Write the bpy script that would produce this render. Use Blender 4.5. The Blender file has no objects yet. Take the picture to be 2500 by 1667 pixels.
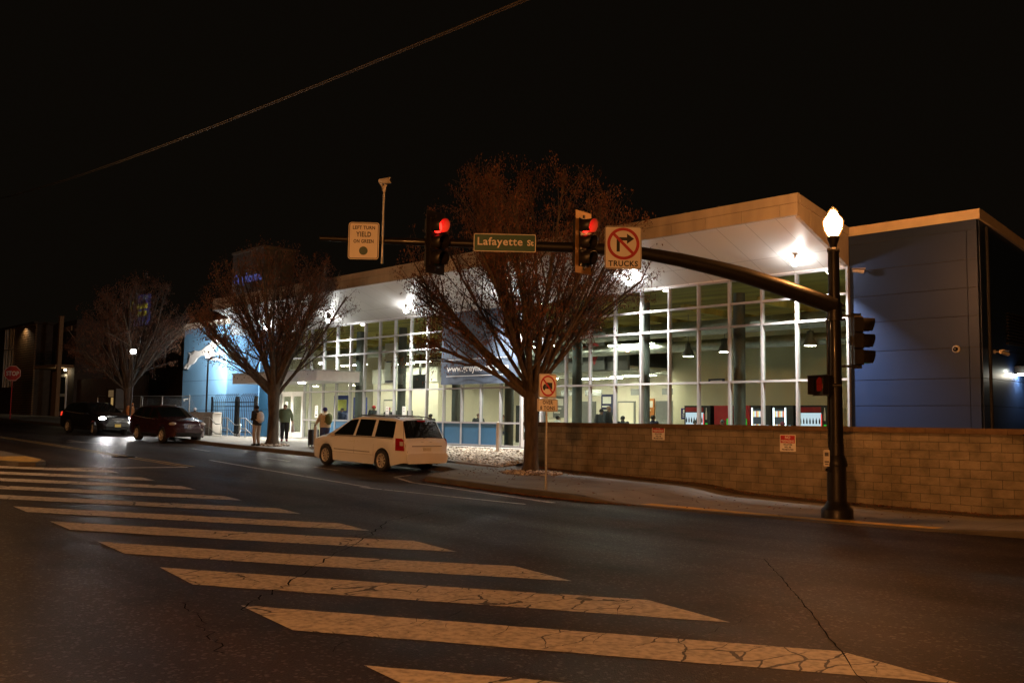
import bpy, math, random
import numpy as np
from mathutils import Vector, Matrix
rnd = random.Random(11)
scene = bpy.context.scene
COL = scene.collection
PI = math.pi

# ------------------------------------------------------------------ helpers
class MB:
    """collects shapes and links them as ONE mesh object"""
    def __init__(s): s.v=[]; s.f=[]; s.m=[]; s.sm=[]; s.uv={}
    def add(s, verts, faces, mi=0, M=None, sm=False):
        o=len(s.v)
        if M is not None: verts=[M@Vector(p) for p in verts]
        s.v.extend([tuple(p) for p in verts])
        for q in faces:
            s.f.append(tuple(i+o for i in q)); s.m.append(mi); s.sm.append(sm)
        return s
    def box(s, c, d, mi=0, M=None, rz=0):
        x,y,z=d[0]/2,d[1]/2,d[2]/2
        vs=[(-x,-y,-z),(x,-y,-z),(x,y,-z),(-x,y,-z),(-x,-y,z),(x,-y,z),(x,y,z),(-x,y,z)]
        T=Matrix.Translation(c)@Matrix.Rotation(rz,4,'Z')
        if M is not None: T=M@T
        return s.add(vs,[(3,2,1,0),(4,5,6,7),(0,1,5,4),(1,2,6,5),(2,3,7,6),(3,0,4,7)],mi,T)
    def b2(s, x0,x1,y0,y1,z0,z1, mi=0, M=None):
        return s.box(((x0+x1)/2,(y0+y1)/2,(z0+z1)/2),(abs(x1-x0),abs(y1-y0),abs(z1-z0)),mi,M)
    def quad(s, pts, mi=0, M=None): return s.add(pts,[tuple(range(len(pts)))],mi,M)
    def tube(s, pts, rad, n=8, mi=0, M=None, caps=True, sm=True):
        pts=[Vector(p) for p in pts]; k=len(pts)
        if not hasattr(rad,'__len__'): rad=[rad]*k
        vs=[]; fs=[]; up=None
        for i in range(k):
            d=(pts[min(i+1,k-1)]-pts[max(i-1,0)])
            if d.length<1e-9: d=Vector((0,0,1))
            d.normalize()
            if up is None:
                up=d.orthogonal().normalized()
            else:
                up=up-d*up.dot(d)
                up=up.normalized() if up.length>1e-6 else d.orthogonal().normalized()
            b=d.cross(up)
            for j in range(n):
                a=2*PI*j/n
                vs.append(pts[i]+(up*math.cos(a)+b*math.sin(a))*rad[i])
        for i in range(k-1):
            for j in range(n):
                fs.append((i*n+j,i*n+(j+1)%n,(i+1)*n+(j+1)%n,(i+1)*n+j))
        s.add(vs,fs,mi,M,sm)
        if caps and n>2:
            s.add(vs[:n],[tuple(range(n-1,-1,-1))],mi,M); s.add(vs[-n:],[tuple(range(n))],mi,M)
        return s
    def lathe(s, prof, c=(0,0,0), n=24, mi=0, M=None, sm=True, flute=0, fl=0, caps=True):
        vs=[]; fs=[]; k=len(prof)
        for r,z in prof:
            for j in range(n):
                a=2*PI*j/n
                rr=r*(1-(fl if flute and j%2 else 0))
                vs.append((c[0]+rr*math.cos(a),c[1]+rr*math.sin(a),c[2]+z))
        for i in range(k-1):
            for j in range(n):
                fs.append((i*n+j,i*n+(j+1)%n,(i+1)*n+(j+1)%n,(i+1)*n+j))
        s.add(vs,fs,mi,M,sm)
        if caps: s.add(vs[:n],[tuple(range(n-1,-1,-1))],mi,M); s.add(vs[-n:],[tuple(range(n))],mi,M)
        return s
    def ell(s, c, r, nu=12, nv=8, mi=0, M=None):
        vs=[(0,0,-1)]; fs=[]
        for i in range(1,nv):
            t=-PI/2+PI*i/nv
            for j in range(nu):
                a=2*PI*j/nu; vs.append((math.cos(t)*math.cos(a),math.cos(t)*math.sin(a),math.sin(t)))
        vs.append((0,0,1)); top=len(vs)-1
        for j in range(nu): fs.append((0,1+(j+1)%nu,1+j)); fs.append((top,top-nu+j,top-nu+(j+1)%nu))
        for i in range(nv-2):
            for j in range(nu):
                a=1+i*nu
                fs.append((a+j,a+(j+1)%nu,a+nu+(j+1)%nu,a+nu+j))
        vs=[(c[0]+p[0]*r[0],c[1]+p[1]*r[1],c[2]+p[2]*r[2]) for p in vs]
        return s.add(vs,fs,mi,M,True)
    def prism(s, poly, z0, z1, mi=0, M=None, side=None):
        """poly in XY, from z0 to z1"""
        n=len(poly)
        vs=[(p[0],p[1],z0) for p in poly]+[(p[0],p[1],z1) for p in poly]
        s.add(vs,[tuple(range(n-1,-1,-1)),tuple(range(n,2*n))],mi,M)
        s.add(vs,[(i,(i+1)%n,n+(i+1)%n,n+i) for i in range(n)],mi if side is None else side,M)
        return s
    def build(s, name, mats, parent=None, loc=None, rot=None, smooth_angle=None):
        me=bpy.data.meshes.new(name); me.from_pydata(s.v,[],s.f)
        if not isinstance(mats,(list,tuple)): mats=[mats]
        for m in mats: me.materials.append(m)
        if len(mats)>1: me.polygons.foreach_set('material_index',s.m)
        me.polygons.foreach_set('use_smooth',s.sm)
        me.update()
        o=bpy.data.objects.new(name,me); COL.objects.link(o)
        if smooth_angle:
            me.shade_smooth(); me.set_sharp_from_angle(angle=math.radians(smooth_angle))
        if parent is not None: o.parent=parent
        if loc is not None: o.location=loc
        if rot is not None: o.rotation_euler=rot
        return o

def tag(o, label=None, cat=None, group=None, kind=None):
    if label: o['label']=label
    if cat: o['category']=cat
    if group: o['group']=group
    if kind: o['kind']=kind
    return o
def empty(name, loc, rz=0, label=None, cat=None, group=None, rot=None):
    o=bpy.data.objects.new(name,None); COL.objects.link(o); o.location=loc
    o.rotation_euler=rot if rot else (0,0,rz)
    o.empty_display_size=.2
    return tag(o,label,cat,group)
def struct(o): o['kind']='structure'; return o

XZ=Matrix(((1,0,0,0),(0,0,-1,0),(0,1,0,0),(0,0,0,1)))   # local XY plane -> XZ plane facing -Y (z up from y; +z -> -Y)
_tc={}
def text_geo(t, size, bold=0.0, align='CENTER', space=1.0):
    key=(t,size,bold,align,space)
    if key in _tc: return _tc[key]
    cu=bpy.data.curves.new('t','FONT'); cu.body=t; cu.size=size; cu.align_x=align; cu.offset=bold; cu.resolution_u=3
    cu.space_character=space
    ob=bpy.data.objects.new('t',cu); COL.objects.link(ob)
    dg=bpy.context.evaluated_depsgraph_get()
    me=bpy.data.meshes.new_from_object(ob.evaluated_get(dg))
    vs=[tuple(v.co) for v in me.vertices]; fs=[tuple(p.vertices) for p in me.polygons]
    bpy.data.objects.remove(ob); bpy.data.curves.remove(cu); bpy.data.meshes.remove(me)
    _tc[key]=(vs,fs); return vs,fs
def put_text(mb, t, size, x, z, y, mi=0, bold=0.0, align='CENTER', M=None, space=1.0, fit=None):
    vs,fs=text_geo(t,size,bold,align,space)
    k=1
    if fit and vs:
        w_=max(v[0] for v in vs)-min(v[0] for v in vs); k=fit/w_
    T=Matrix.Translation((x,y,z))@XZ
    if M is not None: T=M@T
    mb.add([(v[0]*k,v[1],v[2]) for v in vs],fs,mi,T)
def rrect(w,h,r,n=4,cx=0,cy=0):
    out=[]
    for sx,sy,a0 in ((1,1,0),(-1,1,90),(-1,-1,180),(1,-1,270)):
        for i in range(n+1):
            a=math.radians(a0+90*i/n)
            out.append((cx+sx*(w/2-r)+r*math.cos(a),cy+sy*(h/2-r)+r*math.sin(a)))
    return out
def disc(r,n=32,cx=0,cy=0): return [(cx+r*math.cos(2*PI*i/n),cy+r*math.sin(2*PI*i/n)) for i in range(n)]
def ring(mb,ro,ri,z,n=40,mi=0,M=None,cx=0,cy=0):
    vs=[(cx+ro*math.cos(2*PI*i/n),cy+ro*math.sin(2*PI*i/n),z) for i in range(n)]+[(cx+ri*math.cos(2*PI*i/n),cy+ri*math.sin(2*PI*i/n),z) for i in range(n)]
    mb.add(vs,[(i,(i+1)%n,n+(i+1)%n,n+i) for i in range(n)],mi,M)

# ------------------------------------------------------------------ materials
MAT={}
def _new(name):
    m=bpy.data.materials.new(name); m.use_nodes=True; nt=m.node_tree; nt.nodes.clear()
    out=nt.nodes.new('ShaderNodeOutputMaterial'); MAT[name]=m
    return m,nt,out
def pm(name, col, rough=.6, metal=0., var=.15, scale=6., bump=0., bscale=40., spec=.5, coat=0., detail=4, stretch=None):
    m,nt,out=_new(name)
    b=nt.nodes.new('ShaderNodeBsdfPrincipled'); nt.links.new(b.outputs[0],out.inputs[0])
    b.inputs['Roughness'].default_value=rough; b.inputs['Metallic'].default_value=metal
    b.inputs['Specular IOR Level'].default_value=spec; b.inputs['Coat Weight'].default_value=coat
    b.inputs['Coat Roughness'].default_value=.06
    tc=nt.nodes.new('ShaderNodeTexCoord'); src=tc.outputs['Object']
    if stretch:
        mp=nt.nodes.new('ShaderNodeMapping'); mp.inputs['Scale'].default_value=stretch; nt.links.new(src,mp.inputs[0]); src=mp.outputs[0]
    nz=nt.nodes.new('ShaderNodeTexNoise'); nz.inputs['Scale'].default_value=scale; nz.inputs['Detail'].default_value=detail
    nt.links.new(src,nz.inputs['Vector'])
    rp=nt.nodes.new('ShaderNodeValToRGB')
    c0=[max(0,c*(1-var)) for c in col]; c1=[min(1,c*(1+var)) for c in col]
    rp.color_ramp.elements[0].position=.3; rp.color_ramp.elements[1].position=.7
    rp.color_ramp.elements[0].color=(*c0,1); rp.color_ramp.elements[1].color=(*c1,1)
    nt.links.new(nz.outputs['Fac'],rp.inputs[0]); nt.links.new(rp.outputs[0],b.inputs['Base Color'])
    if bump:
        n2=nt.nodes.new('ShaderNodeTexNoise'); n2.inputs['Scale'].default_value=bscale; n2.inputs['Detail'].default_value=3
        nt.links.new(src,n2.inputs['Vector'])
        bp=nt.nodes.new('ShaderNodeBump'); bp.inputs['Strength'].default_value=bump; bp.inputs['Distance'].default_value=.02
        nt.links.new(n2.outputs['Fac'],bp.inputs['Height']); nt.links.new(bp.outputs[0],b.inputs['Normal'])
    return m
def em(name, col, strength):
    m,nt,out=_new(name); e=nt.nodes.new('ShaderNodeEmission'); e.inputs[0].default_value=(*col,1); e.inputs[1].default_value=strength
    nt.links.new(e.outputs[0],out.inputs[0]); return m
def globe(name,col,s):
    m,nt,out=_new(name); e=nt.nodes.new('ShaderNodeEmission'); e.inputs[0].default_value=(*col,1); e.inputs[1].default_value=s
    t=nt.nodes.new('ShaderNodeBsdfTransparent'); t.inputs[0].default_value=(1,.97,.92,1); ad_=nt.nodes.new('ShaderNodeAddShader')
    nt.links.new(e.outputs[0],ad_.inputs[0]); nt.links.new(t.outputs[0],ad_.inputs[1]); nt.links.new(ad_.outputs[0],out.inputs[0]); return m
def glassmat(name, tint=(.86,.92,.9), ior=1.5, rough=.0):
    m,nt,out=_new(name)
    t=nt.nodes.new('ShaderNodeBsdfTransparent'); t.inputs[0].default_value=(*tint,1)
    g=nt.nodes.new('ShaderNodeBsdfGlossy'); g.inputs['Roughness'].default_value=rough
    fr=nt.nodes.new('ShaderNodeFresnel'); fr.inputs[0].default_value=ior
    mu=nt.nodes.new('ShaderNodeMath'); mu.operation='MULTIPLY'; mu.inputs[1].default_value=1.5; mu.use_clamp=True
    nt.links.new(fr.outputs[0],mu.inputs[0])
    ge=nt.nodes.new('ShaderNodeNewGeometry'); m2=nt.nodes.new('ShaderNodeMath'); m2.operation='MULTIPLY'; sb=nt.nodes.new('ShaderNodeMath'); sb.operation='SUBTRACT'; sb.inputs[0].default_value=1
    nt.links.new(ge.outputs['Backfacing'],sb.inputs[1]); nt.links.new(mu.outputs[0],m2.inputs[0]); nt.links.new(sb.outputs[0],m2.inputs[1]); mu=m2
    mx=nt.nodes.new('ShaderNodeMixShader'); nt.links.new(mu.outputs[0],mx.inputs[0]); nt.links.new(t.outputs[0],mx.inputs[1]); nt.links.new(g.outputs[0],mx.inputs[2])
    nt.links.new(mx.outputs[0],out.inputs[0]); return m

pm('black',(.012,.012,.013),.45,var=.2)
pm('black_gloss',(.010,.011,.013),.22,var=.1,coat=.3)
pm('rubber',(.016,.016,.016),.75,var=.2)
pm('white_paint',(.74,.73,.71),.45,var=.05)
pm('sign_white',(.72,.70,.66),.5,var=.04,scale=3)
pm('sign_black',(.012,.012,.012),.6)
pm('sign_red',(.42,.02,.025),.5,var=.1)
pm('sign_green',(.0,.075,.040),.5,var=.06)
pm('dot_green',(.0,.055,.03),.5,var=.06)
pm('steel',(.42,.42,.42),.38,.9,var=.15,scale=12)
pm('galv',(.45,.45,.43),.45,.8,var=.2,scale=20)
pm('mullion',(.35,.345,.35),.4,.15,var=.05)
pm('blue_panel',(.014,.034,.105),.42,.15,var=.05,scale=1.5,coat=.15)
pm('blue_left',(.15,.31,.49),.5,.05,var=.05,scale=1.2)
pm('blue_dado',(.03,.11,.21),.45,var=.05)
pm('groove',(.008,.010,.016),.8)
pm('cornice',(.62,.55,.44),.6,var=.1,scale=2)
pm('roof_dark',(.03,.03,.03),.8)
pm('fascia',(.40,.365,.32),.75,var=.2,scale=1.6,bump=.15,bscale=25,stretch=(1,1,.25))
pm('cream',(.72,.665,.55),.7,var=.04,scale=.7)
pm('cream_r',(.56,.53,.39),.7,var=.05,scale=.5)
pm('int_floor',(.30,.28,.24),.35,var=.1)
pm('int_ceiling',(.30,.245,.06),.8,var=.5,scale=.8,stretch=(.2,2,1))
pm('int_white',(.66,.65,.60),.6,var=.05)
pm('int_grey',(.16,.165,.165),.7,var=.08)
pm('duct',(.34,.36,.34),.35,.75,var=.15)
pm('column_paint',(.055,.055,.05),.55,var=.12,scale=3)
pm('door_wood',(.52,.30,.09),.5,var=.12,scale=3,stretch=(6,6,.5))
pm('trunk',(.068,.050,.034),.9,var=.45,scale=9,bump=.6,bscale=30,stretch=(1,1,.3))
pm('leaf',(.125,.050,.021),.75,var=.6,scale=3)
pm('leaf_litter',(.16,.07,.03),.8,var=.5,scale=8)
pm('stone',(.42,.36,.28),.85,var=.4,scale=5)
pm('soil',(.06,.045,.03),.95,var=.3)
pm('kerb_m',(.095,.086,.075),.85,var=.25,scale=2,bump=.2)
pm('tactile',(.52,.34,.05),.7,var=.2,scale=4,bump=.8,bscale=22)
pm('yellow_paint',(.36,.24,.05),.7,var=.35,scale=5)
pm('conc',(.33,.31,.28),.85,var=.18,scale=2,bump=.2)
pm('car_white',(.80,.81,.82),.28,var=.02,scale=1,coat=.6)
pm('car_red',(.045,.011,.014),.25,.25,var=.05,coat=.8)
pm('car_black',(.014,.014,.016),.22,.1,var=.05,coat=.8)
pm('car_glass',(.006,.008,.008),.04,var=.05,spec=.8)
pm('chrome',(.62,.62,.62),.18,.55,var=.03)
pm('alloy',(.58,.55,.52),.35,.25,var=.06)
pm('tar',(.013,.012,.011),1.,spec=0)
pm('tail_red',(.32,.008,.012),.15,var=.1,coat=.6)
pm('lens_clear',(.55,.52,.48),.08,var=.05,coat=.8)
pm('plate',(.62,.60,.55),.5,var=.1,scale=30)
pm('plate_yellow',(.65,.50,.12),.5,var=.15,scale=30)
pm('skin_light',(.48,.27,.19),.55,var=.06)
pm('skin_dark',(.16,.085,.055),.55,var=.08)
pm('hair_brown',(.11,.055,.03),.7,var=.3,scale=60)
pm('hair_black',(.015,.012,.011),.6,var=.3,scale=60)
pm('cloth_black',(.014,.014,.017),.85,var=.2,bump=.3)
pm('cloth_green',(.11,.145,.085),.85,var=.12,bump=.3)
pm('cloth_tan',(.50,.40,.26),.9,var=.1,bump=.4,bscale=25)
pm('cloth_grey',(.36,.31,.26),.9,var=.1,bump=.4,bscale=20)
pm('cloth_navy',(.035,.045,.11),.85,var=.12,bump=.3)
pm('cloth_blue',(.02,.02,.12),.9,var=.12)
pm('cloth_orange',(.40,.14,.03),.85,var=.12,bump=.3)
pm('cloth_white',(.55,.55,.58),.85,var=.08,bump=.3)
pm('cloth_olive',(.10,.12,.035),.85,var=.15,bump=.3)
pm('cloth_red',(.35,.02,.02),.85,var=.12)
pm('cloth_maroon',(.12,.015,.03),.85,var=.15)
pm('coke_red',(.36,.015,.02),.35,var=.08)
pm('paper',(.75,.74,.70),.7,var=.03)
pm('print_grey',(.12,.12,.14),.7)
pm('banner_blue',(.060,.080,.115),.7,var=.22,scale=1.4,bump=.3,bscale=3,stretch=(1.6,1,.35))
pm('house_slat',(.19,.115,.055),.7,var=.3,scale=4,stretch=(.4,1,12))
pm('house_dark',(.045,.034,.026),.85,var=.3,scale=2)
pm('brick_dark',(.040,.032,.026),.9,var=.35,scale=6)
pm('timber',(.24,.14,.06),.7,var=.3,scale=3,stretch=(8,8,.6))
pm('wood_fence',(.075,.038,.018),.85,var=.5,scale=3,stretch=(8,8,.4))
pm('wire',(.035,.03,.025),.7)
pm('tower_panel',(.12,.135,.15),.5,.2,var=.06)
pm('cam_white',(.55,.53,.49),.5,var=.05)
pm('pole_paint',(.013,.012,.0115),.42,.0,var=.2,coat=.08,spec=.3)
pm('visor_inside',(.17,.165,.16),.5,var=.05)  # lens glow put into colour: paler lining on lit visors only
pm('signal_paint',(.016,.014,.011),.42,var=.15)
pm('backplate_y',(.30,.17,.05),.55,var=.1)  # orange lamplight on the right backplate put into its colour
em('red_on',(1,.012,.007),9)
em('red_core',(1,.30,.22),4.0)
em('hand_on',(.75,.03,.008),.10)
em('green_on',(.02,.75,.5),1.5)
globe('sodium_globe',(1,.40,.09),.55)
em('sodium_bulb',(1,.38,.10),620)
em('sodium_far_bulb',(1,.52,.23),2900)
em('sodium_near_bulb',(1,.37,.095),19500)
em('sodium_dim_bulb',(1,.45,.16),700)
em('bulb_far',(1,.98,.93),45)
em('bulb_white',(1,.98,.95),230)
em('strip_white',(1,.91,.70),150)
em('pendant_white',(1,.92,.70),260)
em('headlight_on',(1,.98,.95),60)
em('porch_on',(1,.86,.6),12)
em('led_white',(.85,.9,1),5)
em('led_cool',(.75,.85,1),1.0)
em('led_green',(.1,1,.1),.45)
em('tail_on',(1,.05,.02),1.2)
em('window_warm',(1,.62,.28),.10)
em('door_warm',(1,.62,.22),.35)
em('billboard_yellow',(.75,.62,.06),.30)
em('billboard_blue',(.12,.13,.45),.16)
em('billboard_white',(.5,.52,.6),.16)
em('tower_letter',(.25,.30,1),.30)
glassmat('glass',(.86,.92,.885))
glassmat('glass_clear',(.93,.95,.94))

def asphalt():
    m,nt,out=_new('asphalt'); N=nt.nodes.new; L=nt.links.new
    b=N('ShaderNodeBsdfPrincipled'); L(b.outputs[0],out.inputs[0])
    tc=N('ShaderNodeTexCoord')
    n1=N('ShaderNodeTexNoise'); n1.inputs['Scale'].default_value=.35; n1.inputs['Detail'].default_value=6
    mp=N('ShaderNodeMapping'); mp.inputs['Scale'].default_value=(.35,1.6,1); L(tc.outputs['Object'],mp.inputs[0]); L(mp.outputs[0],n1.inputs['Vector'])
    n2=N('ShaderNodeTexNoise'); n2.inputs['Scale'].default_value=60; n2.inputs['Detail'].default_value=3; L(tc.outputs['Object'],n2.inputs['Vector'])
    r1=N('ShaderNodeValToRGB'); r1.color_ramp.elements[0].position=.32; r1.color_ramp.elements[1].position=.72
    r1.color_ramp.elements[0].color=(.022,.0158,.0132,1); r1.color_ramp.elements[1].color=(.044,.0320,.0265,1); L(n1.outputs['Fac'],r1.inputs[0])
    r2=N('ShaderNodeValToRGB'); r2.color_ramp.elements[0].position=.35; r2.color_ramp.elements[1].position=.75
    r2.color_ramp.elements[0].color=(.55,.55,.55,1); r2.color_ramp.elements[1].color=(1.6,1.55,1.5,1); L(n2.outputs['Fac'],r2.inputs[0])
    mx=N('ShaderNodeMix'); mx.data_type='RGBA'; mx.blend_type='MULTIPLY'; mx.inputs[0].default_value=1; L(r1.outputs[0],mx.inputs[6]); L(r2.outputs[0],mx.inputs[7])
    vf=N('ShaderNodeTexVoronoi'); vf.inputs['Scale'].default_value=34; L(tc.outputs['Object'],vf.inputs['Vector'])
    sp=N('ShaderNodeSeparateColor'); L(vf.outputs['Color'],sp.inputs[0]); gt=N('ShaderNodeMath'); gt.operation='GREATER_THAN'; gt.inputs[1].default_value=.90; L(sp.outputs[0],gt.inputs[0])
    mf=N('ShaderNodeMix'); mf.data_type='RGBA'; L(gt.outputs[0],mf.inputs[0]); L(mx.outputs[2],mf.inputs[6]); mf.inputs[7].default_value=(.085,.075,.066,1)
    ns=N('ShaderNodeTexNoise'); ns.inputs['Scale'].default_value=.9; ns.inputs['Detail'].default_value=7; L(tc.outputs['Object'],ns.inputs['Vector'])
    rs=N('ShaderNodeValToRGB'); rs.color_ramp.elements[0].position=.30; rs.color_ramp.elements[1].position=.46; rs.color_ramp.elements[0].color=(.45,.44,.43,1); rs.color_ramp.elements[1].color=(1,1,1,1); L(ns.outputs['Fac'],rs.inputs[0])
    ms=N('ShaderNodeMix'); ms.data_type='RGBA'; ms.blend_type='MULTIPLY'; ms.inputs[0].default_value=1; L(mf.outputs[2],ms.inputs[6]); L(rs.outputs[0],ms.inputs[7])
    sy=N('ShaderNodeSeparateXYZ'); L(tc.outputs['Object'],sy.inputs[0]); wv=N('ShaderNodeMath'); wv.operation='SINE'; wm=N('ShaderNodeMath'); wm.operation='MULTIPLY'; wm.inputs[1].default_value=3.55; L(sy.outputs[1],wm.inputs[0]); L(wm.outputs[0],wv.inputs[0])
    wr_=N('ShaderNodeMapRange'); wr_.inputs[1].default_value=-1; wr_.inputs[2].default_value=1; wr_.inputs[3].default_value=.80; wr_.inputs[4].default_value=1.18; L(wv.outputs[0],wr_.inputs[0])
    mw=N('ShaderNodeMix'); mw.data_type='RGBA'; mw.blend_type='MULTIPLY'; mw.inputs[0].default_value=1; L(ms.outputs[2],mw.inputs[6]); L(wr_.outputs[0],mw.inputs[7])
    L(mw.outputs[2],b.inputs['Base Color'])
    mr=N('ShaderNodeMapRange'); mr.inputs[1].default_value=.3; mr.inputs[2].default_value=.7; mr.inputs[3].default_value=.42; mr.inputs[4].default_value=.62; b.inputs['Specular IOR Level'].default_value=.07
    L(n1.outputs['Fac'],mr.inputs[0]); L(mr.outputs[0],b.inputs['Roughness'])
    n3=N('ShaderNodeTexVoronoi'); n3.inputs['Scale'].default_value=70; L(tc.outputs['Object'],n3.inputs['Vector'])
    bp=N('ShaderNodeBump'); bp.inputs['Strength'].default_value=.4; bp.inputs['Distance'].default_value=.01; L(n3.outputs['Distance'],bp.inputs['Height']); L(bp.outputs[0],b.inputs['Normal'])
    return m
def stripe():
    m,nt,out=_new('stripe_paint'); N=nt.nodes.new; L=nt.links.new
    b=N('ShaderNodeBsdfPrincipled'); L(b.outputs[0],out.inputs[0]); b.inputs['Roughness'].default_value=.62
    tc=N('ShaderNodeTexCoord')
    w=N('ShaderNodeTexNoise'); w.inputs['Scale'].default_value=1.1; w.inputs['Detail'].default_value=5; L(tc.outputs['Object'],w.inputs['Vector'])
    mixv=N('ShaderNodeMix'); mixv.data_type='RGBA'; mixv.blend_type='ADD'; mixv.inputs[0].default_value=.55; L(tc.outputs['Object'],mixv.inputs[6]); L(w.outputs['Color'],mixv.inputs[7])
    mp=N('ShaderNodeMapping'); mp.inputs['Rotation'].default_value=(0,0,math.radians(33)); mp.inputs['Scale'].default_value=(2.6,1.1,1); L(mixv.outputs[2],mp.inputs[0])
    v=N('ShaderNodeTexVoronoi'); v.feature='DISTANCE_TO_EDGE'; v.inputs['Scale'].default_value=1.25; L(mp.outputs[0],v.inputs['Vector'])
    n=N('ShaderNodeTexNoise'); n.inputs['Scale'].default_value=.9; n.inputs['Detail'].default_value=3; L(tc.outputs['Object'],n.inputs['Vector'])
    th=N('ShaderNodeMapRange'); th.inputs[1].default_value=.42; th.inputs[2].default_value=.68; th.inputs[3].default_value=.0; th.inputs[4].default_value=.034; L(n.outputs['Fac'],th.inputs[0])
    lt=N('ShaderNodeMath'); lt.operation='LESS_THAN'; L(v.outputs['Distance'],lt.inputs[0]); L(th.outputs[0],lt.inputs[1])
    n4=N('ShaderNodeTexNoise'); n4.inputs['Scale'].default_value=14; n4.inputs['Detail'].default_value=4; L(tc.outputs['Object'],n4.inputs['Vector'])
    r=N('ShaderNodeValToRGB'); r.color_ramp.elements[0].position=.3; r.color_ramp.elements[1].position=.6
    r.color_ramp.elements[0].color=(.27,.255,.23,1); r.color_ramp.elements[1].color=(.56,.53,.48,1); L(n4.outputs['Fac'],r.inputs[0])
    n5=N('ShaderNodeTexNoise'); n5.inputs['Scale'].default_value=5; n5.inputs['Detail'].default_value=8; n5.inputs['Roughness'].default_value=.75; L(tc.outputs['Object'],n5.inputs['Vector'])
    g2=N('ShaderNodeMath'); g2.operation='GREATER_THAN'; g2.inputs[1].default_value=.635; L(n5.outputs['Fac'],g2.inputs[0])
    mxm=N('ShaderNodeMath'); mxm.operation='MAXIMUM'; L(lt.outputs[0],mxm.inputs[0]); L(g2.outputs[0],mxm.inputs[1])
    mx=N('ShaderNodeMix'); mx.data_type='RGBA'; L(mxm.outputs[0],mx.inputs[0]); L(r.outputs[0],mx.inputs[6]); mx.inputs[7].default_value=(.03,.028,.026,1)
    L(mx.outputs[2],b.inputs['Base Color'])
    return m
def sidewalk_m():
    m,nt,out=_new('sidewalk_conc'); N=nt.nodes.new; L=nt.links.new
    b=N('ShaderNodeBsdfPrincipled'); L(b.outputs[0],out.inputs[0]); b.inputs['Roughness'].default_value=.8
    tc=N('ShaderNodeTexCoord')
    n=N('ShaderNodeTexNoise'); n.inputs['Scale'].default_value=.8; n.inputs['Detail'].default_value=8; L(tc.outputs['Object'],n.inputs['Vector'])
    r=N('ShaderNodeValToRGB'); r.color_ramp.elements[0].position=.3; r.color_ramp.elements[1].position=.7
    r.color_ramp.elements[0].color=(.150,.140,.124,1); r.color_ramp.elements[1].color=(.235,.222,.200,1); L(n.outputs['Fac'],r.inputs[0])
    br=N('ShaderNodeTexBrick'); br.offset=0; br.inputs['Scale'].default_value=1; br.inputs['Brick Width'].default_value=1.75; br.inputs['Row Height'].default_value=1.75
    br.inputs['Mortar Size'].default_value=.010; br.inputs['Color1'].default_value=(1,1,1,1); br.inputs['Color2'].default_value=(.88,.88,.88,1); br.inputs['Mortar'].default_value=(.22,.22,.22,1)
    L(tc.outputs['Object'],br.inputs['Vector'])
    mx=N('ShaderNodeMix'); mx.data_type='RGBA'; mx.blend_type='MULTIPLY'; mx.inputs[0].default_value=1; L(r.outputs[0],mx.inputs[6]); L(br.outputs['Color'],mx.inputs[7])
    L(mx.outputs[2],b.inputs['Base Color'])
    n2=N('ShaderNodeTexNoise'); n2.inputs['Scale'].default_value=45; L(tc.outputs['Object'],n2.inputs['Vector'])
    bp=N('ShaderNodeBump'); bp.inputs['Strength'].default_value=.2; bp.inputs['Distance'].default_value=.01; L(n2.outputs['Fac'],bp.inputs['Height']); L(bp.outputs[0],b.inputs['Normal'])
    return m
def block_m():
    m,nt,out=_new('block_wall'); N=nt.nodes.new; L=nt.links.new
    b=N('ShaderNodeBsdfPrincipled'); L(b.outputs[0],out.inputs[0]); b.inputs['Roughness'].default_value=.9
    uv=N('ShaderNodeUVMap')
    br=N('ShaderNodeTexBrick'); br.inputs['Scale'].default_value=1; br.inputs['Brick Width'].default_value=.46; br.inputs['Row Height'].default_value=.203
    br.inputs['Mortar Size'].default_value=.007; br.inputs['Mortar Smooth'].default_value=.3
    br.inputs['Color1'].default_value=(.270,.232,.168,1); br.inputs['Color2'].default_value=(.215,.186,.136,1); br.inputs['Mortar'].default_value=(.095,.08,.057,1)
    L(uv.outputs[0],br.inputs['Vector'])
    n=N('ShaderNodeTexNoise'); n.inputs['Scale'].default_value=2.2; n.inputs['Detail'].default_value=7; L(uv.outputs[0],n.inputs['Vector'])
    r=N('ShaderNodeValToRGB'); r.color_ramp.elements[0].position=.28; r.color_ramp.elements[1].position=.62
    r.color_ramp.elements[0].color=(.58,.57,.54,1); r.color_ramp.elements[1].color=(1.1,1.1,1.1,1); L(n.outputs['Fac'],r.inputs[0])
    mx=N('ShaderNodeMix'); mx.data_type='RGBA'; mx.blend_type='MULTIPLY'; mx.inputs[0].default_value=1; L(br.outputs['Color'],mx.inputs[6]); L(r.outputs[0],mx.inputs[7])
    L(mx.outputs[2],b.inputs['Base Color'])
    n2=N('ShaderNodeTexNoise'); n2.inputs['Scale'].default_value=13; n2.inputs['Detail'].default_value=6; n2.inputs['Roughness'].default_value=.65; L(uv.outputs[0],n2.inputs['Vector'])
    ad=N('ShaderNodeMath'); ad.operation='MULTIPLY_ADD'; ad.inputs[1].default_value=-.6; L(br.outputs['Fac'],ad.inputs[0]); L(n2.outputs['Fac'],ad.inputs[2])
    bp=N('ShaderNodeBump'); bp.inputs['Strength'].default_value=.9; bp.inputs['Distance'].default_value=.05; L(ad.outputs[0],bp.inputs['Height']); L(bp.outputs[0],b.inputs['Normal'])
    return m
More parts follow.
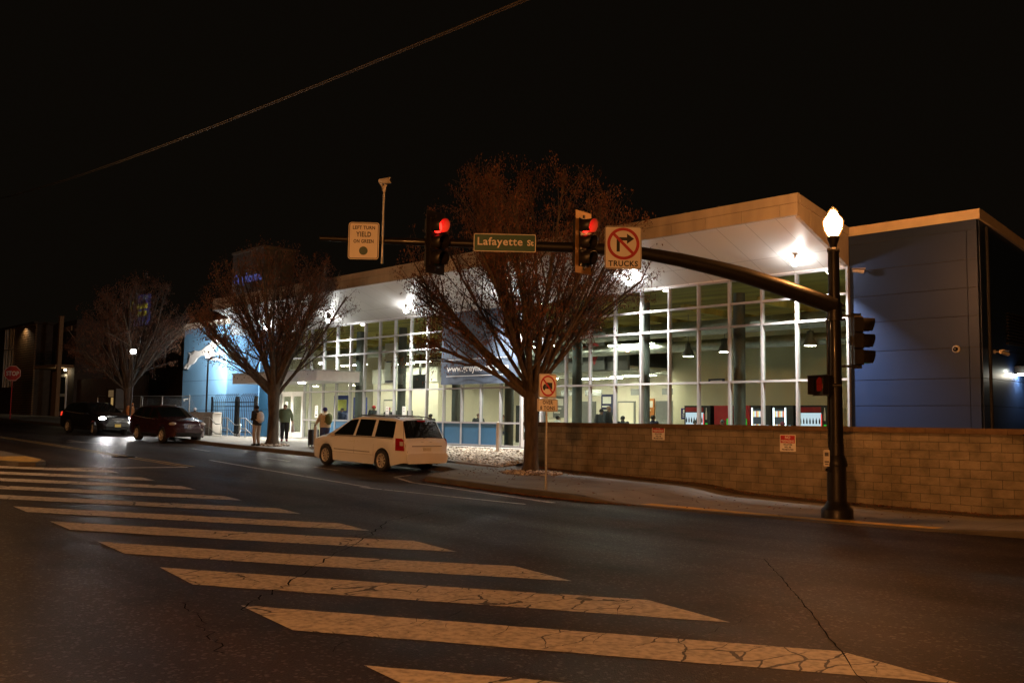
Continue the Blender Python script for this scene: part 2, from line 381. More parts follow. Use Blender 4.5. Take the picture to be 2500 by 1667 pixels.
def soffit_m():
    m,nt,out=_new('soffit_panel'); N=nt.nodes.new; L=nt.links.new
    b=N('ShaderNodeBsdfPrincipled'); L(b.outputs[0],out.inputs[0]); b.inputs['Roughness'].default_value=.38; b.inputs['Specular IOR Level'].default_value=.5
    tc=N('ShaderNodeTexCoord')
    br=N('ShaderNodeTexBrick'); br.offset=0; br.inputs['Scale'].default_value=1; br.inputs['Brick Width'].default_value=1.0; br.inputs['Row Height'].default_value=2.0
    br.inputs['Mortar Size'].default_value=.012; br.inputs['Color1'].default_value=(.66,.65,.63,1); br.inputs['Color2'].default_value=(.64,.63,.61,1); br.inputs['Mortar'].default_value=(.40,.39,.37,1)
    mp=N('ShaderNodeMapping'); mp.inputs['Location'].default_value=(0,.6,0); L(tc.outputs['Object'],mp.inputs[0]); L(mp.outputs[0],br.inputs['Vector'])
    L(br.outputs['Color'],b.inputs['Base Color']); return m
asphalt(); stripe(); sidewalk_m(); block_m(); soffit_m()
M_=MAT
# ------------------------------------------------------------------ camera, world
YF=26.394
cd=bpy.data.cameras.new('camera'); cam=bpy.data.objects.new('camera',cd); COL.objects.link(cam)
r_=Vector((0.689189256,0.724426830,0.014964531)); u_=Vector((0.051486652,-0.069561798,0.996248102)); w_=Vector((-0.722749814,0.685833015,0.085239556))
Mx=Matrix(((r_.x,u_.x,-w_.x,0),(r_.y,u_.y,-w_.y,0),(r_.z,u_.z,-w_.z,1.6),(0,0,0,1)))
cam.matrix_world=Mx
cd.sensor_fit='HORIZONTAL'; cd.sensor_width=36; cd.lens=2301.461*36/2500; cd.clip_end=1500; cd.clip_start=.05
scene.camera=cam
wd=bpy.data.worlds.new('World'); scene.world=wd; wd.use_nodes=True
nt=wd.node_tree; bg=nt.nodes['Background']
sky=nt.nodes.new('ShaderNodeTexSky'); sky.sky_type='NISHITA'; sky.sun_disc=False
sky.sun_elevation=math.radians(-9); sky.sun_rotation=math.radians(200)
ad=nt.nodes.new('ShaderNodeMix'); ad.data_type='RGBA'; ad.blend_type='ADD'; ad.inputs[0].default_value=1
nt.links.new(sky.outputs[0],ad.inputs[6]); ad.inputs[7].default_value=(.030,.0225,.014,1)
nt.links.new(ad.outputs[2],bg.inputs[0]); bg.inputs[1].default_value=.1
scene.view_settings.view_transform='Standard'; scene.view_settings.look='None'; scene.view_settings.exposure=0; scene.view_settings.gamma=1
cy=scene.cycles; cy.use_denoising=True; cy.denoiser='OPENIMAGEDENOISE'
cy.max_bounces=8; cy.transparent_max_bounces=16; cy.glossy_bounces=4; cy.diffuse_bounces=3; cy.sample_clamp_indirect=4; cy.caustics_reflective=False; cy.caustics_refractive=False
try: cy.use_light_tree=True
except Exception: pass

def light(name, kind, parent, loc, power, color, size=.2, direction=None, spot=None):
    ld=bpy.data.lights.new(name,kind); ld.energy=power; ld.color=color
    if kind=='AREA':
        ld.shape='DISK'; ld.size=size
        if spot: ld.spread=math.radians(spot)
    else: ld.shadow_soft_size=size
    if kind=='SPOT': ld.spot_size=math.radians(spot or 120); ld.spot_blend=.6
    o=bpy.data.objects.new(name,ld); COL.objects.link(o); o.parent=parent; o.location=loc
    if direction is not None: o.rotation_euler=Vector(direction).to_track_quat('-Z','Y').to_euler()
    return o

# ------------------------------------------------------------------ terrain
_hx=np.arange(-220,60.1,.5)
_hz=np.interp(_hx,[-220,-120,-80,-65,-42,-26,-12,0,60],[2.4,1.7,1.22,.95,.43,0,-.36,-.45,-.45])
_k=np.ones(9)/9; _hs=np.convolve(np.pad(_hz,4,mode='edge'),_k,'valid')
def hz(x): return float(np.interp(x,_hx,_hs))
KX=[-220,-77,-62,-50,-40,-35.5,-32.5,-28,-24.0,-23.2,-22.6,-22.2,-21.4,-17.6,-15.2,-14.2,-7.9,-6.35,-4.9,-4.0]
KY=[20.9,20.9,20.85,20.2,19.35,19.55,19.8,20.0,20.0,19.6,18.6,17.7,16.95,16.76,17.03,17.4,18.65,19.1,20.0,21.4]
def ky(x): return float(np.interp(x,KX,KY))
def kh(x): return float(np.interp(x,[-220,-15.6,-14.4,-7.9,-6.6,0],[.15,.15,.025,.025,.12,.14]))
def sz(x,y):
    base=hz(x)+kh(x)
    if x>-23.3: return base+.02*max(0,min(1,(y-ky(x))/4))
    t=float(np.interp(x,[-62,-56,-32,-24],[0,1,1,1]))
    tgt=(1-t)*(base+.08)+t*.59
    y0=ky(x)+1.0
    u=max(0,min(1,(y-y0)/(25.6-y0)))
    if x>-32: u=u*u
    return base+(tgt-base)*u

def grid_sheet(name, xs, ys, zf, mat):
    mb=MB(); vs=[(x,y,zf(x,y)) for x in xs for y in ys]; n=len(ys)
    fs=[(i*n+j,(i+1)*n+j,(i+1)*n+j+1,i*n+j+1) for i in range(len(xs)-1) for j in range(n-1)]
    mb.add(vs,fs,0,None,True); return mb.build(name,mat)
struct(grid_sheet('ground',list(np.arange(-700,-220,60))+list(np.arange(-220,61,4))+list(np.arange(120,700,60)),[-600,-200,-60,-20,0,20,40,80,200,600],lambda x,y:hz(x)-.35,M_['soil']))
struct(grid_sheet('road',np.arange(-180,60.1,1.0),[-9,-4,0,4,8,12,16,18,21.6],lambda x,y:hz(x),M_['asphalt']))
side=MB(); side.add([(-4.6,21.55,-.452),(40,21.55,-.452),(40,90,-.452),(-4.6,90,-.452)],[(0,1,2,3)])
struct(side.build('side_road',M_['asphalt']))
# footways
xs=list(np.arange(-130,-23.31,.5))+[-23.3]
mb=MB(); n=9; vs=[]
for x in xs:
    y0=ky(x)+.14; y1=26.39 if x>-62 else 27.5
    if x>-32: y1=21.6
    for j in range(n):
        y=y0+(y1-y0)*j/(n-1); vs.append((x,y,sz(x,y)))
mb.add(vs,[(i*n+j,(i+1)*n+j,(i+1)*n+j+1,i*n+j+1) for i in range(len(xs)-1) for j in range(n-1)],0,None,True)
struct(mb.build('sidewalk',M_['sidewalk_conc']))
xs=[-23.3,-23,-22.7,-22.4,-22]+list(np.arange(-21.5,-4.9,.5))
mb=MB(); vs=[]; n=7
for x in xs:
    y0=ky(x)+.14; y1=22.15 if x>-22 else 22.3
    for j in range(n):
        y=y0+(y1-y0)*j/(n-1); vs.append((x,y,sz(x,y)))
mb.add(vs,[(i*n+j,(i+1)*n+j,(i+1)*n+j+1,i*n+j+1) for i in range(len(xs)-1) for j in range(n-1)],0,None,True)
mb.add([(-7.0,22.15,-.285),(-5.0,22.15,-.29),(-4.7,90,-.29),(-7.0,90,-.29)],[(0,1,2,3)])
struct(mb.build('corner_sidewalk',M_['sidewalk_conc']))
# kerb
pts=[(x,ky(x)) for x in list(np.arange(-130,-24.1,1.0))+[-24,-23.6,-23.2,-22.9,-22.6,-22.4,-22.2,-21.8,-21.4,-20.5,-19.5,-18.5,-17.6,-16.4,-15.2,-14.7,-14.2,-13,-12,-11,-10,-9,-7.9,-7.2,-6.35,-5.6,-4.9]]+[(-4.55,20.6),(-4.5,21.6),(-4.5,40),(-4.5,90)]
mb=MB(); vs=[]
for i,(x,y) in enumerate(pts):
    a=Vector(pts[max(0,i-1)]); b=Vector(pts[min(len(pts)-1,i+1)]); d=(b-a).normalized(); nn=Vector((-d.y,d.x))
    z=hz(x); h=kh(x)
    vs+= [(x,y,z-.2),(x+nn.x*.015,y+nn.y*.015,z+h-.02),(x+nn.x*.04,y+nn.y*.04,z+h+.003),(x+nn.x*.17,y+nn.y*.17,z+h+.004)]
mb.add(vs,[(i*4+j,(i+1)*4+j,(i+1)*4+j+1,i*4+j+1) for i in range(len(pts)-1) for j in range(3)],0,None,False)
struct(mb.build('kerb',M_['kerb_m']))
# tactile strip on the dropped kerb
mb=MB(); vs=[]; XS=np.arange(-14.1,-7.79,.3)
for x in XS:
    for dy in (.19,.62): vs.append((x,ky(x)+dy,hz(x)+kh(x)+.012))
mb.add(vs,[(2*i,2*i+2,2*i+3,2*i+1) for i in range(len(XS)-1)])
struct(mb.build('tactile_strip',M_['tactile']))

# ------------------------------------------------------------------ road markings
def road_poly(mb, poly, dz=.004):
    """polygon laid on the sloping road, subdivided along x"""
    poly=[Vector(p) for p in poly]
    a,b,c,d=poly  # near-left, near-right, far-right, far-left
    n=26; vs=[]; j=min(.016,.12*(b-a).length)
    for i in range(n+1):
        t=i/n; p=a.lerp(d,t); q=b.lerp(c,t); e=(b-a).normalized()
        p=p+e*rnd.uniform(-j,j); q=q+e*rnd.uniform(-j,j)
        vs+=[(p.x,p.y,hz(p.x)+dz),(q.x,q.y,hz(q.x)+dz)]
    mb.add(vs,[(2*i,2*i+1,2*i+3,2*i+2) for i in range(n)])
mb=MB()
S=[((-6.55,4.60),(-5.15,4.42),(-.2,7.5),(-1.7,7.75)),
   ((-9.37,4.97),(-8.01,4.80),(-3.10,7.95),(-4.25,8.19)),
   ((-12.17,5.29),(-10.81,5.11),(-5.59,8.44),(-6.86,8.71)),
   ((-14.75,5.44),(-13.50,5.35),(-8.25,8.93),(-9.54,9.17)),
   ((-17.40,5.59),(-16.22,5.53),(-11.04,9.39),(-12.32,9.58)),
   ((-19.90,5.71),(-18.88,5.66),(-13.71,9.68),(-14.78,9.76)),
   ((-22.45,5.85),(-21.45,5.80),(-16.35,9.90),(-17.35,9.98)),
   ((-25.0,6.0),(-24.0,5.95),(-19.0,10.05),(-20.0,10.12)),
   ((-27.5,6.1),(-26.5,6.05),(-21.6,10.2),(-22.6,10.27)),
   ((-30.0,6.2),(-29.0,6.15),(-24.2,10.3),(-25.2,10.37)),
   ((-32.5,6.3),(-31.5,6.25),(-26.8,10.4),(-27.8,10.45)),
   ((-3.8,4.2),(-2.4,4.0),(2.4,7.0),(1.0,7.3))]
for q in S: road_poly(mb,q)
struct(mb.build('crosswalk',M_['stripe_paint']))
mb=MB()
def line(mb,p,q,w,dz=.004):
    p=Vector(p); q=Vector(q); d=(q-p).normalized(); nn=Vector((-d.y,d.x))*w/2
    road_poly(mb,(p-nn,p+nn,q+nn,q-nn),dz)
line(mb,(-28.9,8.9),(-28.3,13.05),.28); 
line(mb,(-21.3,16.35),(-15.5,16.15),.14); line(mb,(-31,15.1),(-20.5,14.4),.13); line(mb,(-20.6,14.2),(-15.6,15.3),.12)
line(mb,(-22.9,17.0),(-21.2,16.35),.12); line(mb,(-23.3,17.9),(-22.9,17.0),.12)
line(mb,(-43.4,14.5),(-42.0,15.4),.3); line(mb,(-44.8,15.0),(-42.6,15.0),.16)
line(mb,(-31.6,17.6),(-29.8,17.5),.1); line(mb,(-37.6,17.5),(-35.8,17.4),.1); line(mb,(-27.2,16.9),(-25.6,16.8),.1)
struct(mb.build('lane_line',M_['stripe_paint']))
mb=MB(); line(mb,(-130,12.35),(-28.4,13.02),.11); line(mb,(-130,12.62),(-28.4,13.30),.11)
struct(mb.build('centre_line',M_['yellow_paint']))
# median nose
mb=MB(); mb.prism([(-60,7.7),(-30.5,8.3),(-29.7,8.6),(-29.5,9.0),(-29.9,9.4),(-31,9.6),(-60,9.9)],-.2,.0)
o=mb.build('median_island',[M_['kerb_m']]); o.data.transform(Matrix.Identity(4))
for v in o.data.vertices: v.co.z=hz(v.co.x)+(.14 if v.co.z>-.1 else -.2)
struct(o)
mb=MB(); vs=[]
for x in np.arange(-32.2,-29.69,.25):
    k=1 if x<-30.6 else max(.25,1-(x+30.6)*.8)
    vs+=[(x,8.95-.62*k,hz(x)+.146),(x,8.95+.55*k,hz(x)+.146)]
mb.add(vs,[(2*i,2*i+2,2*i+3,2*i+1) for i in range(len(vs)//2-1)])
struct(mb.build('median_nose_paint',M_['yellow_paint']))
# cracks and seams in the asphalt
mb=MB()
def crack(pts,w,jit=.1,dz=.0085,seg=14):
    P=[]
    for a,b in zip(pts[:-1],pts[1:]):
        for i in range(seg): 
            t=i/seg; P.append((a[0]+(b[0]-a[0])*t+rnd.uniform(-jit,jit),a[1]+(b[1]-a[1])*t+rnd.uniform(-jit,jit)))
    P.append(pts[-1]); vs=[]
    for i,p in enumerate(P):
        a=Vector(P[max(0,i-1)]); b=Vector(P[min(len(P)-1,i+1)]); d=(b-a); d=d.normalized() if d.length else Vector((1,0)); nn=Vector((-d.y,d.x))*w*rnd.uniform(.15,.62)
        vs+=[(p[0]-nn.x,p[1]-nn.y,hz(p[0])+dz),(p[0]+nn.x,p[1]+nn.y,hz(p[0])+dz)]
    mb.add(vs,[(2*i,2*i+2,2*i+3,2*i+1) for i in range(len(P)-1)])
crack([(-9.1,4.85),(-10.2,6.0),(-12.5,8.5),(-14.7,10.9),(-15.6,12.7)],.022,.07)
crack([(-12.2,8.0),(-13.3,9.2),(-13.9,10.2)],.014,.06)
crack([(-7.78,12.66),(-6.6,11.2),(-5.6,9.93),(-4.26,8.18),(-2.5,5.9)],.016,.018)
crack([(-16,13.3),(-12,12.2),(-9.69,11.46),(-7.78,12.66),(-5.5,13.55),(0,15.6)],.010,.015)
crack([(-28.3,13.1),(-22,12.3),(-16,13.3)],.012,.03)
crack([(-9.9,4.6),(-8.6,4.2),(-7.6,3.9)],.012,.06)
for i in range(10):
    x=rnd.uniform(-16,-5); y=rnd.uniform(4.6,8); crack([(x,y),(x+rnd.uniform(-.6,.6),y+rnd.uniform(.3,1.2))],.008,.05,seg=6)
struct(mb.build('road_crack',M_['tar']))

t=empty('manhole_cover',(-33.2,13.0,hz(-33.2)+.006),0,'dark round manhole cover on the double yellow line','manhole cover')
m=MB(); m.lathe([(.42,-.02),(.42,.004),(.36,.006)],(0,0,0),24); m.build('frame',M_['black'],t); m=MB(); m.lathe([(.35,.0),(.35,.010)],(0,0,0),24); m.build('lid',M_['tar'],t); t.rotation_euler=(0,.026,0)
# ------------------------------------------------------------------ bus station building
bld=empty('bus_station',(0,0,0),0,'long glass fronted bus station with white overhanging roof and blue metal end walls','building')
E_=[-13.3]+[-14.974-1.22*k for k in range(0,24)]+[-43.6]
ROW=[.6,1.56,3.01,4.82,5.56,6.33]
MW=.065; MD=.16
def bay(xr,xl,zs,dado,first=False,door=False):
    """one curtain wall bay between two mullions (xl<xr)"""
    f=MB()
    f.b2(xl-MW/2,xl+MW/2,YF-.10,YF+MD-.10,.6,6.36)
    if first: f.b2(xr-MW/2,xr+MW/2,YF-.10,YF+MD-.10,.6,6.36)
    for z in zs: f.b2(xl+MW/2,xr-MW/2,YF-.085,YF+.06,z-.035,z+.035)
    f.b2(xl+MW/2,xr-MW/2,YF-.085,YF+.06,6.30,6.36)
    f.b2(xl+MW/2,xr-MW/2,YF-.085,YF+.06,.6,.66)
    o=f.build('window',M_['mullion'],bld)
    g=MB(); a=[.66 if not dado else 1.56]+[z for z in zs if z>1.6 or not dado]+[6.31]
    for z0,z1 in zip(a[:-1],a[1:]):
        g.b2(xl+MW/2-.005,xr-MW/2+.005,YF-.006,YF+.006,z0+.02,z1-.02)
    g.build('pane',M_['glass'],o)
    if dado:
        d=MB(); d.b2(xl+MW/2,xr-MW/2,YF-.05,YF+.03,.66,1.525); d.build('panel',M_['blue_dado'],o)
for i in range(len(E_)-1):
    xr,xl=E_[i],E_[i+1]; k=i-1
    if xr<=-43.0: bay(xr,xl,[1.56,3.01,4.82,5.56],False); continue
    if abs(xr+25.95)<.1 :      # right entrance door bay
        bay(xr,xl,[3.01,4.82,5.56],False); continue
    bay(xr,xl,[1.56,3.01,4.82,5.56],not(k in (8,10) or k==22 or k==0),first=(i==0))
# transom bays above the main doors
bay(-43.6,-45.85,[3.01,4.0,4.82,5.56],False)
bay(-45.85,-46.1,[3.01,4.82,5.56],False)
def door(xl,xr,zb,zt,handle_side):
    w=xr-xl; d=MB(); st=.11
    d.b2(xl,xl+st,YF-.09,YF-.03,zb,zt); d.b2(xr-st,xr,YF-.09,YF-.03,zb,zt); d.b2(xl+st,xr-st,YF-.09,YF-.03,zt-.13,zt); d.b2(xl+st,xr-st,YF-.09,YF-.03,zb,zb+.30)
    o=d.build('door',M_['white_paint'],bld)
    g=MB(); g.b2(xl+st,xr-st,YF-.066,YF-.056,zb+.30,zt-.13); g.build('pane',M_['glass_clear'],o)
    h=MB(); hx=xr-.06 if handle_side>0 else xl+.06
    h.tube([(hx,YF-.09,zb+.95),(hx,YF-.15,zb+.95),(hx,YF-.15,zb+1.35),(hx,YF-.09,zb+1.35)],.014,6); h.build('handle',M_['steel'],o)
    return o
door(-44.72,-43.70,.61,2.93,-1); door(-45.78,-44.76,.61,2.93,1)
door(-27.12,-25.98,.61,2.95,1)
fr=MB(); fr.b2(-45.85,-43.6,YF-.1,YF+.05,2.93,3.05); fr.build('door_frame',M_['white_paint'],bld)

def panel_wall(mb, x0,x1, z_lines, y, t=.12, face=-1, axis='x', gap=.018):
    """stacked metal panels with open joints over a dark backing; face -1 looks to -Y (axis x) or +X (axis y)"""
    for a,b in zip(z_lines[:-1],z_lines[1:]):
        if axis=='x': mb.b2(x0,x1,y,y+t,a+gap/2,b-gap/2,0)
        else: mb.b2(y-t,y,x0,x1,a+gap/2,b-gap/2,0)
    if axis=='x': mb.b2(x0+.01,x1-.01,y+.02,y+t+.05,z_lines[0],z_lines[-1],1)
    else: mb.b2(y-t-.05,y-.02,x0+.01,x1-.01,z_lines[0],z_lines[-1],1)
# right blue wing
w=MB(); ZL=[-.2,.75,1.49,2.23,2.97,3.80,4.65,5.42,6.19,7.0]
panel_wall(w,-13.26,-9.90,ZL,YF); panel_wall(w,-9.885,-9.62,ZL,YF)
w.b2(-13.27,-9.62,YF+.001,YF+.11,7.0,7.28,0)
panel_wall(w,YF+.14,48,[-.2,1.49,2.23,2.97,3.8],-9.60,axis='y'); panel_wall(w,YF+.14,48,[3.8,4.65],-9.60,axis='y')
w.build('wall',[M_['blue_panel'],M_['groove']],bld)
def sloped_side():   # side wall above the last full panel follows the falling roof line
    m=MB(); ys=[YF+.14,48]; zt=[7.28,4.75]
    m.add([(-9.6,ys[0],4.65),(-9.6,ys[1],4.65),(-9.6,ys[1],zt[1]),(-9.6,ys[0],zt[0]),(-9.74,ys[0],4.65),(-9.74,ys[1],4.65),(-9.74,ys[1],zt[1]),(-9.74,ys[0],zt[0])],[(0,1,2,3),(7,6,5,4),(3,2,6,7),(0,3,7,4)])
    return m.build('wall',M_['blue_panel'],bld)
sloped_side()
c=MB(); c.b2(-13.27,-9.52,YF-.03,YF+.15,7.27,7.54)
c.add([(-9.52,YF+.15,7.27),(-9.52,48,4.75),(-9.52,48,5.02),(-9.52,YF+.15,7.54),(-9.7,YF+.15,7.27),(-9.7,48,4.75),(-9.7,48,5.02),(-9.7,YF+.15,7.54)],[(0,1,2,3),(7,6,5,4),(3,2,6,7),(1,0,4,5)])
c.build('cornice',M_['cornice'],bld)
lv=MB()
for i in range(9): lv.box((-9.57,29.3,4.15+.09*i),(.06,1.9,.05))
lv.b2(-9.60,-9.53,28.3,30.3,3.98,4.06); lv.build('louvre',M_['groove'],bld)
pp=MB(); pp.tube([(-9.52,26.85,-.3),(-9.52,26.85,7.1)],.045,8); pp.build('downpipe',M_['groove'],bld)
# left block with return and recess
w=MB(); ZL2=[.2,2.06,2.97,3.88,5.3,7.22]
panel_wall(w,-58.5,-52.5,ZL2,YF)
panel_wall(w,YF+.13,28.5,ZL2,-52.5,axis='y')
w.build('wall',[M_['blue_left'],M_['groove']],bld)
w=MB(); w.b2(-52.62,-48.5,28.5,28.65,.2,6.4,0); w.build('wall',M_['blue_left'],bld)
w=MB(); panel_wall(w,-48.5,-46.16,[.3,2.1,3.5,5.0,6.36],YF); w.b2(-48.5,-48.36,YF+.13,28.5,.3,6.36,0)
w.build('wall',[M_['blue_dado'],M_['groove']],bld)
w=MB(); w.b2(-58.62,-58.5,YF+.02,40,.2,7.2); w.b2(-58.5,-13.2,39.9,40.1,.2,6.6); w.build('wall',M_['brick_dark'],bld)
c=MB(); c.b2(-58.6,-52.42,YF-.06,YF+.2,7.23,7.55); c.b2(-52.7,-52.42,YF+.2,28.5,7.23,7.55); c.build('cornice',M_['cornice'],bld)
# tower rising over the recess
t=MB(); t.b2(-52.4,-48.6,YF+.05,YF+2.0,6.55,11.35); t.build('tower',M_['tower_panel'],bld)
t=MB(); t.b2(-52.45,-48.55,YF-.01,YF+2.05,11.35,11.50); t.build('tower_cap',M_['galv'],bld)
t=MB(); put_text(t,'Greyhound',.78,-50.5,9.55,YF+.03,0,.02,fit=3.4)
t.build('lettering',M_['tower_letter'],bld)
# canopy roof: fascia, soffit, roof sheet
XL,XR=-48.5,-13.25; Yc=23.4
s=MB(); s.add([(XL,Yc+.12,7.45),(XR-.15,Yc+.12,7.45),(XR-.15,YF-.02,6.36),(XL,YF-.02,6.36)],[(3,2,1,0)])
s.b2(XL,XR-.15,YF-.11,YF+.02,6.36,6.46)
s.build('soffit',M_['soffit_panel'],bld)
f=MB(); pw=1.25; x=XR
f.b2(XL,XR+.02,Yc-.015,Yc+.10,7.80,8.06)
xx=XR-.55
f.b2(xx+.008,XR,Yc,Yc+.12,7.44,7.79)
while xx>XL:
    x2=max(XL,xx-pw); f.b2(x2+.008,xx-.008,Yc,Yc+.10,7.44,7.79); xx=x2
f.b2(XL,XR-.03,Yc+.02,Yc+.12,7.45,7.8,1)
# right end: tapering side fascia
def tap(y0,y1,x0,x1,fl,fu):
    v=[(x0,y0,fl(y0)),(x1,y0,fl(y0)),(x1,y1,fl(y1)),(x0,y1,fl(y1)),(x0,y0,fu(y0)),(x1,y0,fu(y0)),(x1,y1,fu(y1)),(x0,y1,fu(y1))]
    f.add(v,[(3,2,1,0),(4,5,6,7),(0,1,5,4),(1,2,6,5),(2,3,7,6),(3,0,4,7)])
lo=lambda y:7.44-(y-Yc)*1.09/3.0
up=lambda y:8.06-(y-Yc)*.53/3.0
ys=[Yc+.13,Yc+.75,Yc+1.45,Yc+2.2,YF-.02]
for a,b in zip(ys[:-1],ys[1:]): tap(a+.008,b-.008,XR-.13,XR-.01,lambda y:lo(y),lambda y:up(y)-.25)
tap(ys[0],ys[-1],XR-.13,XR+.02,lambda y:up(y)-.245,up)
f.build('fascia',[M_['fascia'],M_['groove']],bld)
r=MB(); r.add([(XL,Yc+.1,8.0),(XR-.14,Yc+.1,8.0),(XR-.14,YF,7.48),(XL,YF,7.48),(XL,40,5.1),(XR-.14,40,5.1)],[(0,1,2,3),(3,2,5,4)])
r.add([(XR,YF+.2,7.2),(-9.7,YF+.2,7.2),(-9.7,48,4.9),(XR,48,4.9)],[(0,1,2,3)]); r.add([(-58.5,YF+.2,7.2),(-52.6,YF+.2,7.2),(-52.6,40,6.5),(-58.5,40,6.5)],[(0,1,2,3)])
r.build('roof',M_['roof_dark'],bld)
# leaping dog emblem, cut out metal letters depth
dog=[(0,.02),(.10,.16),(.30,.30),(.55,.42),(.62,.60),(.72,.95),(.95,1.18),(1.35,1.27),(1.75,1.20),(2.2,1.28),(2.75,1.55),(3.1,1.62),(3.35,1.86),(3.62,1.96),(3.95,1.86),(4.35,1.80),(4.40,1.70),(4.05,1.62),(3.72,1.55),(3.62,1.35),(3.5,1.12),(3.55,.95),(4.2,.98),(4.85,.90),(4.9,.80),(4.2,.80),(3.5,.78),(3.3,.62),(3.9,.60),(4.5,.42),(4.5,.33),(3.8,.45),(3.1,.48),(2.85,.70),(2.4,.86),(1.95,.86),(1.6,.70),(1.35,.46),(1.05,.28),(.75,.20),(.52,.02),(.36,-.10),(.30,.0),(.50,.16),(.44,.22),(.25,.12),(.08,-.04)]
dog2=[(.62,1.55),(.72,1.50),(1.05,1.42),(1.4,1.5),(1.72,1.7),(1.55,1.47),(1.25,1.3),(.95,1.34)]
M0=Matrix.Translation((-58.1,YF-.02,4.72))@Matrix.Diagonal((1,1,.74,1))@XZ
em_=MB()
bmh=__import__('bmesh').new()
from mathutils.geometry import tessellate_polygon
def tess(mb,poly,z0,z1,M,mi=0,k=1.0):
    P=[Vector((a*k,b*k,0)) for a,b in poly]; tr=tessellate_polygon([P]); n=len(P)
    mb.add([(p.x,p.y,z1) for p in P],[tuple(t) for t in tr],mi,M)
    mb.add([(p.x,p.y,z0) for p in P]+[(p.x,p.y,z1) for p in P],[(i,(i+1)%n,n+(i+1)%n,n+i) for i in range(n)],mi,M)
tess(em_,dog,.02,.12,M0,k=1.12); tess(em_,dog2,.02,.12,M0,k=.85)
em_.build('emblem',M_['white_paint'],bld)
# entrance canopy
e=MB(); e.b2(-46.75,-38.45,23.85,YF-.12,3.42,3.90); e.build('entrance_canopy',M_['white_paint'],bld)
e=MB(); e.b2(-46.80,-38.40,23.80,YF-.12,3.90,3.96); e.build('canopy_trim',M_['galv'],bld)
# ---- interior
for xx in (-45.0,-41.5):
    e=MB(); e.lathe([(.16,3.38),(.17,3.42)],(xx,24.9,0),18); e.build('canopy_downlight',M_['strip_white'],bld)
    light('lamp_light','AREA',bld,(xx,24.9,3.36),330,(1,.96,.86),.3,(0,-.25,-1),150)
i_=MB(); i_.b2(-48.3,-13.4,YF+.15,39.8,.45,.59); i_.build('interior_floor',M_['int_floor'],bld)
i_=MB(); i_.add([(-48.3,YF+.12,6.42),(-13.4,YF+.12,6.42),(-13.4,39.8,5.4),(-48.3,39.8,5.4)],[(0,1,2,3)])
for x in np.arange(-47,-14,3.05): i_.b2(x-.08,x+.08,YF+.3,39.5,5.55,5.78)
i_.build('interior_ceiling',M_['int_ceiling'],bld)
i_=MB(); i_.b2(-48.3,-26.3,38.2,38.35,.6,5.6); i_.b2(-48.3,-48.2,YF+.1,38.2,.6,6.3); i_.build('interior_wall',M_['cream'],bld)
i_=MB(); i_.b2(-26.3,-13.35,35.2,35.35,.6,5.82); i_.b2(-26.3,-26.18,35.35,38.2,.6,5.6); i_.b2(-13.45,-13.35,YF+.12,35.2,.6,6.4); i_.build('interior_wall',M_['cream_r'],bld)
i_=MB(); i_.b2(-45.4,-39.4,32.0,32.12,.6,3.7); i_.b2(-39.52,-39.4,32.12,38.2,.6,3.7); i_.build('interior_wall',M_['cream'],bld)
i_=MB(); i_.b2(-39.3,-26.4,32.2,38.1,4.05,4.15,0)
for y in np.arange(33.2,38,1.2): i_.b2(-39.2,-26.5,y-.15,y+.15,3.98,4.04,0)
i_.b2(-39.3,-26.4,32.05,32.2,3.95,4.9,1); i_.b2(-30,-29.88,29.5,32.05,4.6,5.4,1); i_.b2(-45.4,-39.4,31.9,32.2,3.7,4.5,0)
i_.build('dropped_ceiling',[M_['int_white'],M_['int_grey']],bld)
for x in (-40.4,-36.8,-32.7,-29.2,-25.3,-21.93,-17.85):
    q=MB(); q.lathe([(.2,.6),(.2,6.1)],(x,27.6,0),20); q.build('column',M_['column_paint'],bld)
q=MB(); q.tube([(-47,29.6,5.25),(-13.6,29.6,5.25)],.28,14); q.tube([(-38,31.2,4.75),(-13.6,31.2,4.75)],.22,14)
q.build('duct',M_['duct'],bld)
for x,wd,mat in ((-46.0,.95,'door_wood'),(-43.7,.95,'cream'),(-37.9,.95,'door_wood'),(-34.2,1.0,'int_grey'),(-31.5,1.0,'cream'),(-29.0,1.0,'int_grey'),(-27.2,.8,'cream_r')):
    yy=32.0 if -45.4<x<-39.4 else 38.2
    q=MB(); q.b2(x-wd/2-.08,x+wd/2+.08,yy-.06,yy-.003,.6,2.78,1); q.b2(x-wd/2,x+wd/2,yy-.09,yy-.06,.62,2.7,0); q.build('interior_door',[M_[mat],M_['int_grey']],bld)
for x in (-33.6,-31.9,-28.9,-27.0):
    q=MB(); q.b2(x-.55,x+.55,36.0,36.05,3.0,3.3); q.build('hanging_sign_panel',M_['int_grey'],bld)
# ------------------------------------------------------------------ things on the building
t=empty('banner',(-29.7,YF-.17,3.18),0,'large dusky blue cloth banner on the glass wall, half hidden by the nearest tree','banner')
b=MB(); nx,nz_=24,16; vs=[]
for i in range(nx+1):
    for j in range(nz_+1):
        x=-2.4+4.8*i/nx; z=3.12*j/nz_
        vs.append((x,.03*math.sin(x*3.1+.6*z)+.015*math.sin(z*5),z))
b.add(vs,[(i*(nz_+1)+j,(i+1)*(nz_+1)+j,(i+1)*(nz_+1)+j+1,i*(nz_+1)+j+1) for i in range(nx) for j in range(nz_)],0,None,True)
b.build('cloth',M_['banner_blue'],t)
b=MB(); put_text(b,'www.greyhound.com',.40,0,.55,-.06,0,.008,fit=3.9); b.b2(-2.0,2.0,-.065,-.06,1.05,1.075); b.b2(-2.0,2.0,-.065,-.06,.34,.365)
put_text(b,'us',.75,1.75,2.35,-.06,0,.015); b.build('lettering',M_['white_paint'],t)
b=MB()
for x in (-2.35,0,2.35): b.tube([(x,.05,3.1),(x,.05,3.2)],.02,6)
